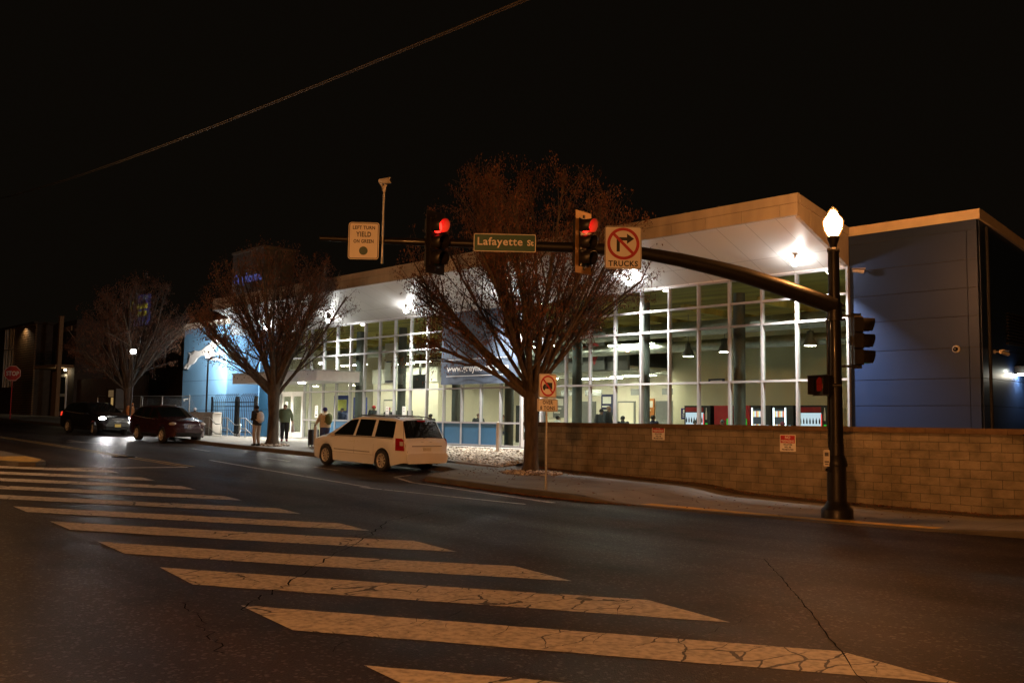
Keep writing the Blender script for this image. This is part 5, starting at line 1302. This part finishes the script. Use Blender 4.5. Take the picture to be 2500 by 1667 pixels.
# people behind the SUV
def bench(x,y,z,rz,label,w=1.2):
    t=empty('bench',(x,y,z),rz,label,'bench','benches and seats')
    m=MB(); m.box((0,0,.44),(.42,w,.05)); m.build('seat',M_['int_grey'],t)
    m=MB(); m.box((-.22,0,.70),(.04,w,.40)); m.build('backrest',M_['int_grey'],t)
    for sx in (-.17,.17):
        for sy in (-w/2+.06,w/2-.06):
            m=MB(); m.box((sx,sy,.21),(.04,.04,.42)); m.build('leg',M_['steel'],t)
SIT=dict(pel=(0,0,.52),sp=(-.02,0,.70),ch=(-.01,0,.90),nk=(.01,0,1.07),hd=(.04,0,1.17),ht=(.04,0,1.26),Ls=(0,.185,1.0),Rs=(0,-.185,1.0),Le=(.03,.25,.74),Re=(.03,-.25,.74),Lw=(.25,.16,.66),Rw=(.25,-.16,.66),Lh=(.02,.10,.50),Rh=(.02,-.10,.50),Lk=(.44,.11,.50),Rk=(.44,-.11,.50),La=(.44,.11,.09),Ra=(.44,-.11,.09),Lt=(.6,.12,.035),Rt=(.6,-.12,.035))
gr='people waiting behind the parked SUV'
x,y=-52.3,22.4; person((x,y,sz(x,y)),-.5,'fair haired person in a dark coat behind the roof of the dark red SUV',dict(),'skin_light','cloth_black','cloth_navy','black',None,'hair_brown',1.60,1.1,gr)
x,y=-51.2,22.7; person((x,y,sz(x,y)),2.6,'person with dark hair and a white striped sleeve behind the SUV windscreen',dict(hd=(.09,0,1.53),ht=(.13,0,1.61)),'skin_dark','cloth_black','cloth_navy','black',None,'hair_black',1.62,1.1,gr)
x,y=-50.6,23.6; person((x,y,sz(x,y)),2.2,'person in a white cap against the left edge of the light blue wall',dict(),'skin_dark','cloth_black','cloth_navy','black',('cap','cloth_white'),H=1.50,group=gr)
x,y=-54.1,21.4; person((x,y,sz(x,y)),.4,'person in an orange jacket between the black crossover and the far tree trunk',dict(hd=(.11,0,1.50),ht=(.15,0,1.58)),'skin_dark','cloth_orange','cloth_navy','black',('beanie','cloth_orange'),H=1.62,bulk=1.25,group=gr)
# people inside
gi='people inside the lit waiting hall'
def inside(x,y,rz,label,sit=False,**k):
    person((x,y,.59),rz,label,SIT if sit else {},group=gi,**k)
    if sit: bench(x-.02*math.cos(rz),y-.02*math.sin(rz),.59,rz,'seat under the '+label,.7)
inside(-41.75,29.5,-.6,'standing person in a black coat and red peaked cap inside, left of its twin',hat=('cap','cloth_red'),skin='skin_dark',H=1.83)
inside(-40.4,29.5,-.9,'standing person in dark clothes and a red cap behind the minivan roof rails',hat=('cap','cloth_red'),skin='skin_dark',H=1.72)
inside(-36.75,29.4,PI,'seated dark haired person in front of the bright yellow inner door',True,hair='hair_black',skin='skin_dark',H=1.85)
inside(-34.6,29.3,.3,'seated person in a black hood beside a dark column',True,hat=('beanie','cloth_black'),skin='skin_dark',H=1.75)
inside(-33.3,29.5,-.4,'seated person in a dark coat under the middle of the banner',True,hair='hair_brown',H=1.9)
inside(-25.3,29.5,.2,'tall standing bald person in black seen just past the tree and sign post',hair='skin_dark',skin='skin_dark',H=1.78)
inside(-24.45,29.4,2.6,'seated person in black to the right of the tall standing person',True,hair='hair_black',skin='skin_dark',H=1.80)
inside(-23.85,30.0,-2.4,'seated person in a dark coat leaning beside a yellow door post',True,hair='hair_brown',H=1.85)
inside(-22.95,29.4,PI/2,'seated person with a pale collar left of the round column',True,hair='hair_black',top='cloth_navy',H=1.85)
inside(-21.1,29.6,-.8,'seated person hunched in front of the first drinks machine',True,hair='hair_black',skin='skin_dark',H=1.62)
inside(-17.5,29.7,1.3,'seated person in a maroon hood in front of the snack machines',True,hat=('beanie','cloth_maroon'),skin='skin_dark',top='cloth_maroon',H=1.56)
# ------------------------------------------------------------------ trees
def vase_tree(loc,label,env,trunk_r,fork,nl,nleaf,seed,nsec=7,nter=5):
    R=random.Random(seed); rx,zc,rzv=env; H=zc+rzv; spread=rx
    def inside_env(p,m=1.0): return (p.x*p.x+p.y*p.y)/(rx*rx)+((p.z-zc)/rzv)**2<=m
    t=empty('zelkova_tree',loc,R.uniform(0,6),label,'tree','vase shaped street trees along the kerb')
    tr=MB(); 
    tr.tube([(0,0,-.1),(0,0,.05),(.01,.0,.25),(.02,.01,fork*.5),(0,.02,fork*.86),(.0,.0,fork+.15)],[trunk_r*1.45,trunk_r*1.28,trunk_r*1.02,trunk_r*.90,trunk_r*1.0,trunk_r*1.05],16)
    tips=[]; br=MB(); tw=MB()
    def grow(p,d,L,r,n,curve,wob):
        pts=[p]; rads=[r]; d=d.normalized(); out=[]; mm=R.uniform(.70,1.12)
        for i in range(n):
            d=(d+Vector((R.gauss(0,wob),R.gauss(0,wob),R.gauss(0,wob)+curve))).normalized()
            if pts[-1].z>fork+1 and not inside_env(pts[-1]+d*L/n,mm): break
            pts.append(pts[-1]+d*L/n); rads.append(r*(1-(i+1)/n)**.8+.0035); out.append((pts[-1],d.copy(),i/n))
        if len(pts)<2:
            pts.append(pts[-1]+d*.05); rads.append(.003); out.append((pts[-1],d.copy(),0))
        return pts,rads,out
    for i in range(nl):
        az=2*PI*i/nl*1.618+R.uniform(-.3,.3); f=(i+.5)/nl
        el=math.radians(lerp(82,34,f**1.15)+R.uniform(-5,5))
        base=Vector((math.cos(az)*trunk_r*.55,math.sin(az)*trunk_r*.55,fork*(.90)+R.uniform(-.25,.45)+.3*(1-f)))
        d=Vector((math.cos(az)*math.cos(el),math.sin(az)*math.cos(el),math.sin(el)))
        reach=min((H-fork)/max(.25,math.sin(el)),1.35*spread/max(.12,math.cos(el)))*R.uniform(.85,1.12)
        r0=trunk_r*R.uniform(.22,.40)
        pts,rads,nodes=grow(base-d*trunk_r*.8,d,reach,r0,11,.016,.062)
        br.tube(pts,rads,7,caps=False)
        tips.append((pts[-1],d))
        for s in range(nsec):
            q=R.uniform(.12,.93); k=min(len(nodes)-1,int(q*len(nodes))); p,dd,_=nodes[k]
            sd=(dd+Vector((R.gauss(0,.36),R.gauss(0,.36),R.gauss(.05,.25)))).normalized()
            L2=reach*R.uniform(.22,.42)*(1.15-q*.45)
            pt2,rd2,nd2=grow(p,sd,L2,max(.007,rads[k]*.45),6,.01,.07); br.tube(pt2,rd2,5,caps=False)
            for u in range(nter):
                kk=R.randrange(0,len(nd2)); p3,d3,_=nd2[kk]
                s3=(d3+Vector((R.gauss(0,.5),R.gauss(0,.5),R.gauss(.0,.4)))).normalized(); L3=R.uniform(.35,.95)
                pt3,rd3,nd3=grow(p3,s3,L3,.007,3,.0,.12); tw.tube(pt3,[x*.8 for x in rd3],3,caps=False)
                tips+= [(a,b) for a,b,_ in nd3]
            tips+= [(a,b) for a,b,_ in nd2[3:]]
        for a,b,c in nodes[7:]: tips.append((a,b))
    o=tr.build('trunk',M_['trunk'],t)
    br.build('branches',M_['trunk'],t); tw.build('twigs',M_['trunk'],t)
    lf=MB()
    for i in range(nleaf):
        p,d=tips[R.randrange(len(tips))]
        p=p+Vector((R.gauss(0,.09),R.gauss(0,.09),R.gauss(-.05,.09))); s=R.uniform(.028,.055)
        T=Matrix.Translation(p)@Matrix.Rotation(R.uniform(0,6.3),4,'Z')@Matrix.Rotation(R.uniform(.6,2.2),4,'Y')@Matrix.Rotation(R.uniform(-.6,.6),4,'X')
        lf.add([(0,0,0),(s*.8,-s*.42,.006),(s*1.9,0,-.004),(s*.8,s*.42,.006)],[(0,1,2),(0,2,3)],0,T)
    lf.build('crown',M_['leaf'],t)
    return t
vase_tree((-21.15,20.95,sz(-21.15,20.95)),'nearest bare branched street tree with russet leaves, beside the block wall',(4.35,5.9,4.15),.235,2.6,27,36000,3,11,10)
vase_tree((-36.93,20.8,sz(-36.93,20.8)),'middle street tree in front of the entrance canopy, crown spread over the blue wall',(3.75,5.4,3.65),.25,2.5,25,26000,8,10,9)
vase_tree((-55.3,21.7,sz(-55.3,21.7)),'far street tree behind the black crossover, its crown dark against the night',(3.7,5.6,3.7),.26,2.5,23,24000,21,9,8)

# ------------------------------------------------------------------ fence, rails, low wall in front of the left block
gzf=lambda x:sz(x,25.2)
t=empty('picket_gate',(0,0,0),0,'black steel picket fence and gates with inward curved tops before the blue recess','fence')
def pickets(x0,x1,n):
    b=MB()
    for i in range(n):
        x=lerp(x0,x1,(i+.5)/n); z=gzf(x)
        b.tube([(x,25.2,z+.08),(x,25.2,z+2.0),(x+.0,25.26,z+2.2),(x+.02,25.42,z+2.36)],.016,4)
    for z in (.2,1.62,1.85): b.b2(x0,x1,25.18,25.22,gzf(x0)+z,gzf(x0)+z+.045)
    b.build('gate',M_['black'],t)
pickets(-51.7,-48.9,12); pickets(-48.55,-46.75,9)
for x in (-51.8,-48.85,-48.6,-46.7,-46.5):
    b=MB(); b.box((x,25.2,gzf(x)+1.05),(.09,.09,2.3)); b.build('post',M_['black'],t)
t=empty('low_wall',(0,0,0),0,'low tan rendered wall with a pale cap behind the dark red SUV','wall')
b=MB(); b.b2(-60,-47.6,23.3,23.6,.3,1.82); b.build('face',M_['conc'],t)
b=MB(); b.b2(-60.05,-47.5,23.22,23.68,1.82,1.90); b.build('cap_stone',M_['conc'],t)
b=MB(); b.b2(-48.0,-47.55,23.2,23.7,.3,1.82); b.build('pier',M_['conc'],t)
pm('rail_steel',(.42,.42,.40),.4,.7)
def handrail(x,y,label):
    z=sz(x,y); t=empty('handrail',(x,y,z),0,label,'handrail','galvanised stair handrails before the gate')
    b=MB(); b.tube([(-1.1,0,0.05),(-1.1,0,.98),(-.45,0,.98),(.35,0,.62),(.95,0,.62),(.95,0,-.02)],.028,8); b.build('rail',M_['rail_steel'],t)
    b=MB(); b.tube([(-1.1,0,.45),(-.45,0,.45),(.35,0,.12),(.95,0,.12)],.022,8); b.build('lower_rail',M_['rail_steel'],t)
    b=MB(); b.tube([(-.45,0,.0),(-.45,0,.98)],.026,8); b.build('post',M_['rail_steel'],t)
handrail(-47.3,23.1,'left stair handrail against the end of the low wall')
handrail(-46.0,23.5,'middle stair handrail of the three before the black gate')
handrail(-44.6,23.8,'right stair handrail behind the person with the phone')
t=empty('pipe_barrier',(-55.6,22.9,sz(-55.6,22.9)),0,'pale pipe barrier rail just above the SUV roof','barrier')
b=MB(); b.tube([(-6,0,0),(-6,0,1.25),(-.2,0,1.30)],.035,8); b.build('rail',M_['galv'],t)
b=MB(); b.tube([(3.4,.3,-.1),(3.4,.3,1.5),(1.6,.3,1.5)],.035,8); b.build('rail',M_['galv'],t)
# chain link fence
t=empty('chain_link_fence',(0,25.3,0),0,'grey chain link fence with pipe rails left of the light blue wall','fence')
for x in (-55.0,-58.9,-62.0,-62.3,-66.0,-70.0):
    b=MB(); b.tube([(x,0,.5),(x,0,2.95)],.035,8); b.build('post',M_['galv'],t)
b=MB(); b.tube([(-54.9,0,2.88),(-62,0,2.95)],.025,6); b.tube([(-62.3,0,2.95),(-70,0,3.05)],.025,6); b.build('rail',M_['galv'],t)
b=MB(); x=-70.0
while x<-54.9:
    b.tube([(x,0,.9),(x+2.0,0,2.9)],.006,3,caps=False); b.tube([(x+2.0,.006,.9),(x,.006,2.9)],.006,3,caps=False); x+=.16
b.build('mesh',M_['galv'],t)
t=empty('utility_box',(-64.4,24.4,hz(-64.4)+.2),0,'pale booth with a lit doorway right of the far tree trunk','booth')
b=MB(); b.b2(-.9,.9,-.3,.6,0,2.3); b.build('wall',M_['house_dark'],t)
b=MB(); b.b2(-.35,.5,-.32,-.30,1.75,2.2); b.build('light_panel',M_['window_warm'],t)
b=MB(); b.b2(.2,.5,-.34,-.30,.6,1.7); b.build('door',M_['door_warm'],t)

# ------------------------------------------------------------------ buildings to the left
t=empty('dark_building',(0,0,0),0,'dark brick building filling the gap left of the light blue wall','building')
b=MB(); b.b2(-90,-62.5,31,50,.3,9.0); b.build('wall',M_['brick_dark'],t)
b=MB(); b.b2(-90.2,-62.3,30.9,50,9.0,9.25); b.build('roof_edge',M_['house_dark'],t)
for x,z in ((-73.0,6.4),(-79.0,6.4)):
    b=MB(); 
    for x0,x1,z0,z1 in ((-1.1,-1.0,-.9,.9),(1.0,1.1,-.9,.9),(-1.1,1.1,.9,1.0),(-1.1,1.1,-1.0,-.9)): b.b2(x+x0,x+x1,30.9,31,z+z0,z+z1)
    o=b.build('window',M_['timber'],t)
    b=MB(); b.b2(x-1,x+1,30.96,30.99,z-.9,z+.9); b.build('pane',M_['car_glass'],o)
t=empty('board_fence',(0,0,0),0,'tall dark timber board fence behind the black crossover','fence')
b=MB(); x=-86.0
while x<-70: b.box((x,28.9,2.6+rnd.uniform(-.05,.05)),(.26,.04,4.2)); x+=.28
b.build('boards',M_['wood_fence'],t)
t=empty('billboard',(-76.6,30.6,9.0),.12,'distant billboard with yellow panels glimpsed through the far tree crown','billboard')
b=MB(); b.b2(-1.5,1.5,0,.15,0,2.5); b.build('panel',M_['billboard_blue'],t)
b=MB(); b.b2(-1.3,-.9,-.02,0,1.2,2.2); b.b2(-.6,1.3,-.02,0,1.35,1.75); b.b2(-.4,1.2,-.02,0,.75,1.15); b.build('yellow_blocks',M_['billboard_yellow'],t)
b=MB(); b.b2(-1.4,-.9,-.02,0,.1,.7); b.b2(.2,1.2,-.02,0,.1,.3); b.b2(.6,1.3,-.02,0,2.1,2.4); b.build('pale_blocks',M_['billboard_white'],t)
b=MB(); b.tube([(-1,.1,-1),(-1,.1,.05)],.08,6); b.tube([(1,.1,-1),(1,.1,.05)],.08,6); b.build('post',M_['black'],t)
# slatted house
t=empty('slatted_house',(0,0,0),0,'two storey house with timber slats, a balcony and a lit doorway at the left edge','house')
zb=1.2
b=MB(); b.b2(-104,-91.0,27.2,36,zb,9.8); b.b2(-91.0,-84.9,28.6,36,zb,9.9); b.build('wall',M_['house_dark'],t)
b=MB()
for i in range(40):
    z=zb+.25+i*.215; b.b2(-96.8,-90.7,27.02,27.16,z,z+.15)
b.build('slats',M_['house_slat'],t)
b=MB(); b.b2(-104.2,-90.5,26.8,36,9.8,9.95); b.build('roof',M_['house_dark'],t)
b=MB(); b.box((-85.2,27.4,5.6),(.32,.32,9.0)); b.build('timber_post',M_['timber'],t)
b=MB(); b.b2(-91.0,-85.2,27.1,28.6,5.7,5.95); b.build('balcony',M_['timber'],t)
b=MB()
for i in range(7): b.b2(-90.9,-85.4,27.12,27.16,6.1+.16*i,6.16+.16*i)
b.build('balcony_rail',M_['black'],t)
b=MB(); b.b2(-90.2,-88.9,28.5,28.6,1.5,5.5); b.b2(-88.2,-86.0,28.5,28.6,9.0,9.4); b.build('lit_panel',M_['timber'],t)
b=MB()
for x0,x1,z0,z1 in ((-88.6,-88.45,1.6,5.2),(-86.5,-86.35,1.6,5.2),(-88.45,-86.5,3.25,3.5),(-88.45,-86.5,1.6,1.95),(-88.45,-86.5,5.0,5.2)): b.b2(x0,x1,28.44,28.56,z0,z1)
o=b.build('door',M_['white_paint'],t); b=MB(); b.b2(-88.45,-86.5,28.5,28.53,1.9,5.05); b.build('pane',M_['car_glass'],o)
for x in (-99.4,-97.6):
    b=MB()
    for x0,x1,z0,z1 in ((-.8,-.72,-2.8,2.8),(.72,.8,-2.8,2.8),(-.03,.03,-2.8,2.8),(-.72,.72,.75,.83),(-.72,.72,-1.2,-1.12)): b.b2(x+x0,x+x1,27.1,27.2,7.0+z0,7.0+z1)
    o=b.build('window',M_['galv'],t); b=MB(); b.b2(x-.72,x+.72,27.17,27.19,4.2,9.7); b.build('pane',M_['car_glass'],o)
b=MB(); b.box((-93.5,26.75,9.72),(.5,.16,.12)); b.build('eave_lamp',M_['black'],t)
light('lamp_light','SPOT',t,(-93.5,26.55,9.6),90,(1,.72,.42),.1,(0,.16,-1),150)
l=empty('porch_lamp',(-86.3,28.3,5.55),0,'small glowing porch lamp above the lit doorway of the slatted house','lamp')
b=MB(); b.lathe([(.02,.15),(.16,.1),(.16,.05)],(0,0,0),12); b.tube([(0,0,.12),(0,.3,.2)],.03,6); b.build('shade',M_['black'],l)
b=MB(); b.ell((0,0,0),(.12,.12,.09)); b.build('bulb',M_['porch_on'],l)
light('lamp_light','POINT',l,(0,-.1,-.15),26,(1,.78,.45),.08)
light('lamp_light','POINT',l,(-5,-3.4,5.2),0.01,(1,.6,.25),.1)
# stop sign
t=empty('stop_sign',(-75.9,21.2,sz(-75.9,21.0)),math.radians(62),'red octagonal stop sign dim at the left edge of the scene','sign')
b=MB(); b.tube([(0,.04,-.1),(0,.04,3.8)],.04,8); b.build('post',M_['sign_red'],t)
M3=Matrix.Translation((0,0,3.35)); o8=lambda r:[(r*math.cos(PI/8+PI/4*i),r*math.sin(PI/8+PI/4*i)) for i in range(8)]
b=MB(); b.prism(o8(.60),0,.01,0,M3@XZ); b.build('panel',M_['sign_red'],t)
b=MB(); a=o8(.585); c=o8(.555); b.add([(p[0],p[1],.012) for p in a]+[(p[0],p[1],.012) for p in c],[(k,(k+1)%8,8+(k+1)%8,8+k) for k in range(8)],0,M3@XZ); put_text(b,'STOP',.46,0,-.165,-.013,0,.012,M=M3,fit=.86); b.build('lettering',M_['sign_white'],t)
# overhead wires
def wire(a,b_,sag,label,n=60,r=.016):
    P=[]; a=Vector(a); b_=Vector(b_)
    for i in range(n+1):
        u=i/n; p=a.lerp(b_,u); p.z-=sag*4*u*(1-u); P.append(tuple(p))
    m=MB(); m.tube(P,r,5); o=m.build('overhead_wire',M_['wire']); tag(o,label,'wire','overhead wires crossing the sky'); return o
A0=Vector((-65.35,16.9,15.36)); B0=Vector((-9.81,9.3,7.85)); D0=(B0-A0); A0=A0-D0*.05; B0=B0+D0*.12+Vector((0,0,.12))
wire(A0,B0,.42,'upper thin cable of the bundle crossing the night sky')
wire(A0+Vector((0,.02,-.045)),B0+Vector((0,.02,-.012)),.435,'lower cable of the bundle crossing the night sky',r=.012)
# ------------------------------------------------------------------ inside the hall
def pendant(x,y,z,label):
    t=empty('pendant_lamp',(x,y,z),0,label,'lamp','bell shaped pendant lamps in the hall')
    b=MB(); b.lathe([(.25,0),(.255,.02),(.22,.12),(.13,.30),(.12,.52),(.05,.54)],(0,0,0),20); b.tube([(0,0,.5),(0,0,1.7)],.012,5); b.build('shade',M_['int_grey'],t)
    b=MB(); b.lathe([(.235,.008),(.2,.0)],(0,0,0),20); b.build('lens',M_['pendant_white'],t)
pendant(-22.42,31,4.32,'bell pendant lamp hanging left of the reflected street lamp')
pendant(-20.72,31,4.42,'bell pendant lamp just left of the thick round column')
pendant(-17.1,31,4.5,'bell pendant lamp behind the thick column, right of the other pendants')
def strip(x,y,z,L,label,P='strip_white',ax='x'):
    t=empty('strip_light',(x,y,z),0 if ax=='x' else PI/2,label,'ceiling light','strip lights in the hall')
    b=MB(); b.box((0,0,.06),(L,.20,.08)); b.tube([(-L*.4,0,.1),(-L*.4,0,.3)],.01,4); b.tube([(L*.4,0,.1),(L*.4,0,.3)],.01,4); b.build('housing',M_['int_white'],t)
    b=MB(); b.box((0,0,.012),(L-.04,.17,.016)); b.build('tube',M_[P],t)
strip(-43.9,29.6,4.6,2.4,'white strip light in the left end of the hall above the entrance')
strip(-41.0,30.6,4.6,2.4,'white strip light above the pair in red caps')
strip(-37.9,29.9,4.6,2.4,'white strip light near the hanging monitor')
strip(-34.4,34.6,3.82,2.6,'white strip light under the dropped ceiling behind the banner')
strip(-31.0,35.6,3.82,2.6,'white strip light under the dropped ceiling, left of the tall standing person')
strip(-28.0,34.4,3.82,2.6,'white strip light under the dropped ceiling, right of the tall standing person')
strip(-33.2,29.6,4.7,2.4,'white strip light over the seats behind the banner')
strip(-29.3,29.2,4.9,2.4,'white strip light behind the nearest tree trunk')
strip(-25.2,30.8,4.9,2.4,'white strip light left of the pendant lamps')
strip(-43.5,35.5,3.9,2.4,'white strip light inside the ticket room at the far left')
for x,p in ((-18.0,75),(-22.5,75)):
    pass
def vending(x,w,label,kind):
    t=empty('vending_machine',(x,34.6,.59),0,label,'vending machine','vending machines against the hall wall')
    body={'coke':'black','red':'coke_red','snack':'black','green':'black'}[kind]
    b=MB(); b.b2(-w/2,w/2,-.42,.45,.02,1.85); b.build('cabinet',M_[body],t)
    if kind=='red':
        b=MB(); b.b2(-w/2+.1,w/2-.12,-.435,-.42,.35,1.75); b.build('front_panel',M_['coke_red'],t)
        b=MB(); b.b2(w*.25,w*.33,-.45,-.435,.9,1.3); b.build('button_panel',M_['led_green'],t); return
    ww=w-.42 if kind!='green' else w*.5; x0=-w/2+.07
    if kind=='coke':
        b=MB(); b.b2(x0,x0+ww,-.44,-.42,1.58,1.78); b.build('header',M_['coke_red'],t)
        b=MB(); b.b2(x0,x0+ww,-.425,-.42,.75,1.55); b.build('backlight',M_['led_cool'],t)
        for k,z in enumerate((.80,1.12)):
            b=MB()
            for i in range(7):
                xx=x0+.06+i*(ww-.12)/6; b.lathe([(.030,z),(.032,z+.12),(.012,z+.20),(.012,z+.23)],(xx,-.445,0),8)
            b.build('bottle_row',M_['car_red'],t)
        b=MB(); b.b2(x0+ww,x0+ww+.03,-.445,-.42,.4,1.5); b.build('side_light',M_['tail_on'],t)
        b=MB(); b.prism([(-.035,0),(.035,0),(.04,.25),(.015,.42),(.015,.5),(-.015,.5),(-.015,.42),(-.04,.25)],.0,.01,0,Matrix.Translation((w/2-.2,-.42,1.25))@XZ); b.build('bottle_sign',M_['paper'],t)
        b=MB(); b.b2(w/2-.24,w/2-.14,-.44,-.42,.95,1.1); b.build('button_panel',M_['led_green'],t)
    else:
        for xx in (x0,x0+ww):
            b=MB(); b.b2(xx-.02,xx+.02,-.45,-.42,.25,1.75); b.build('side_light',M_['led_white' if kind=='snack' else 'led_green'],t)
        b=MB(); b.b2(x0+.03,x0+ww-.03,-.425,-.42,.3,1.7); b.build('backlight',M_['snack_back'],t)
        for k,z in enumerate((.55,.90,1.38)):
            cols=[('cloth_orange',0),('led_cool',1),('paper',2),('coke_red',3),('billboard_yellow',4)]
            b=MB(); n=6
            for i in range(n):
                xx=x0+.09+i*(ww-.18)/(n-1); hh=.18 if k<2 else .24; mi=(i*7+k*3)%3
                b.box((xx,-.44,z+hh/2),(.075,.03,hh),mi)
            b.build('snack_row',[M_[m] for m in (('snack_a','snack_b','snack_c'))],t)
        b=MB(); b.b2(w/2-.22,w/2-.12,-.44,-.42,.95,1.05); b.build('button_panel',M_['led_cool'],t)
em('snack_back',(.6,.65,.7),.12); em('snack_a',(1,.75,.35),1.3); em('snack_b',(.75,.85,1),1.3); em('snack_c',(1,.35,.2),1.1)  # snack packets glow themselves, display light put into their colour
vending(-24.25,1.35,'drinks machine with a bottle picture, leftmost against the cream wall','coke')
vending(-22.95,.85,'plain red drinks machine just left of the thick column','red')
vending(-22.0,.75,'plain red drinks machine just right of the thick column','red')
vending(-21.1,.95,'lit snack machine directly right of the second red drinks machine','snack')
vending(-20.1,.95,'lit snack machine with a maroon hooded person in front','snack')
vending(-18.75,1.35,'dark drinks machine with red header beside the signal pole','coke')
t=vending(-1,.1,'','red') if False else None
g=empty('vending_machine',(-33.5,33.0,.59),0,'dark vending machine edged in green light near the end of the blue panels','vending machine','vending machines against the hall wall')
b=MB(); b.b2(-.5,.5,-.4,.4,.02,1.85); b.build('cabinet',M_['black'],g)
b=MB(); b.b2(.02,.06,-.43,-.40,.4,1.75); b.b2(.06,.46,-.43,-.40,1.7,1.75); b.build('side_light',M_['led_green'],g)
b=MB()
for k in range(4): b.b2(.12,.42,-.43,-.40,.55+.3*k,.72+.3*k)
b.build('screen',M_['led_cool'],g)
t=empty('hanging_monitor',(-38.5,30,3.25),0,'black monitor hanging from the hall ceiling left of the banner','monitor')
b=MB(); b.b2(-.5,.5,-.05,.05,0,.72); b.build('screen_case',M_['black'],t)
b=MB(); b.tube([(0,.05,.6),(0,.05,2.4)],.06,8); b.build('pole',M_['black'],t)
t=empty('hall_poster',(-36.3,YF+.16,3.35),0,'pale hanging poster just left of the banner inside the glass','poster')
b=MB(); b.b2(-.5,.5,0,.02,0,1.9); b.build('sheet',M_['int_white'],t); b=MB(); b.b2(-.42,.42,-.01,0,.05,.12); b.b2(-.35,.1,-.01,0,1.0,1.05); b.build('print',M_['cloth_navy'],t)
t=empty('hall_sign',(-23.9,35.15,3.55),0,'small dark blue wall sign above the leftmost drinks machine','sign')
b=MB(); b.b2(-.42,.42,-.03,0,-.09,.09); b.build('board',M_['cloth_navy'],t); b=MB(); b.b2(-.3,.3,-.035,-.03,-.02,.02); b.build('print',M_['paper'],t)
t=empty('round_pin_sign',(-28.2,31.9,4.55),0,'pale hanging banner with a red map pin shape deep in the hall','sign')
b=MB(); b.b2(-.6,.6,0,.03,-.55,1.0); b.build('sheet',M_['int_grey'],t)
b=MB(); b.prism([(0,-.5),(.26,.02)]+[(.32*math.cos(a),.2+.32*math.sin(a)) for a in [math.radians(x) for x in range(-20,201,20)]]+[(-.26,.02)],0,.012,0,Matrix.Translation((0,0,.15))@XZ); b.build('pin',M_['sign_red'],t)
b=MB(); b.prism(disc(.18,20,0,.35),.013,.02,0,XZ); b.build('pin_centre',M_['int_white'],t)

def counter(x,y,w,label):
    t=empty('ticket_counter',(x,y,.59),0,label,'counter')
    b=MB(); b.b2(-w/2,w/2,-.3,.3,0,1.05); b.build('front',M_['cloth_navy'],t)
    b=MB(); b.b2(-w/2-.05,w/2+.05,-.38,.34,1.05,1.10); b.build('top',M_['int_grey'],t)
    b=MB()
    for k in range(int(w)): b.b2(-w/2+.3+k,-w/2+.75+k,-.05,.0,1.2,1.55); b.b2(-w/2+.5+k,-w/2+.55+k,-.05,.05,1.10,1.2)
    b.build('screens',M_['black'],t)
counter(-42.3,31.2,4.0,'dark ticket counter with screens at the left end of the hall')
def poster(x,y,z,w,h,bg_,fg,label):
    t=empty('wall_poster',(x,y,z),0,label,'poster','posters and boards on the hall walls')
    b=MB(); b.b2(-w/2,w/2,-.03,0,-h/2,h/2); b.build('sheet',M_[bg_],t)
    b=MB(); b.b2(-w*.36,w*.36,-.036,-.03,h*.05,h*.38); b.b2(-w*.4,w*.2,-.036,-.03,-h*.12,-h*.05); b.b2(-w*.4,w*.1,-.036,-.03,-h*.3,-h*.24); b.build('print',M_[fg],t)
pm('mural_blue',(.05,.07,.30),.6); pm('mural_yellow',(.55,.48,.12),.6)
poster(-45.0,29.6,2.0,1.5,1.9,'mural_blue','mural_yellow','blue and yellow display board right of the main doors')
poster(-43.6,29.9,1.95,1.3,1.8,'mural_blue','mural_yellow','blue and yellow display board behind the person in tan')
poster(-36.3,38.15,2.5,.9,1.2,'int_grey','paper','grey notice board on the far wall under the banner')
poster(-32.8,38.15,2.6,.8,1.1,'cloth_navy','paper','navy notice board on the far wall near the nearest trunk')
poster(-30.0,38.15,2.4,.7,1.0,'cloth_orange','paper','orange notice on the far wall near the tall standing person')
poster(-25.4,35.15,2.1,.8,.5,'cloth_blue','paper','small blue notice low on the cream wall beside the drinks machines')
inside(-43.4,28.6,-1.0,'standing person in navy behind the glass beside the person in tan',top='cloth_navy',hair='hair_black',skin='skin_dark',H=1.70)
inside(-38.6,29.6,.6,'seated person in a red top behind the rear of the minivan roof',True,top='cloth_red',hair='hair_black',H=1.80)
inside(-31.9,29.8,-2.0,'seated person in grey under the right half of the banner',True,top='cloth_grey',hair='hair_brown',H=1.82)
inside(-27.9,29.2,1.2,'seated person in white beside the door right of the banner',True,top='cloth_white',hair='hair_black',skin='skin_dark',H=1.80)
inside(-26.3,30.2,-.5,'standing person in a dark hat half hidden by the over 8 tons plate',hat=('beanie','cloth_black'),skin='skin_dark',H=1.66)
inside(-20.0,29.8,-1.8,'seated person in black just right of the thick round column',True,hair='hair_black',skin='skin_dark',H=1.66)
inside(-19.0,29.4,.9,'seated person in olive under the reflected green glint',True,top='cloth_olive',hat=('cap','cloth_olive'),H=1.70)
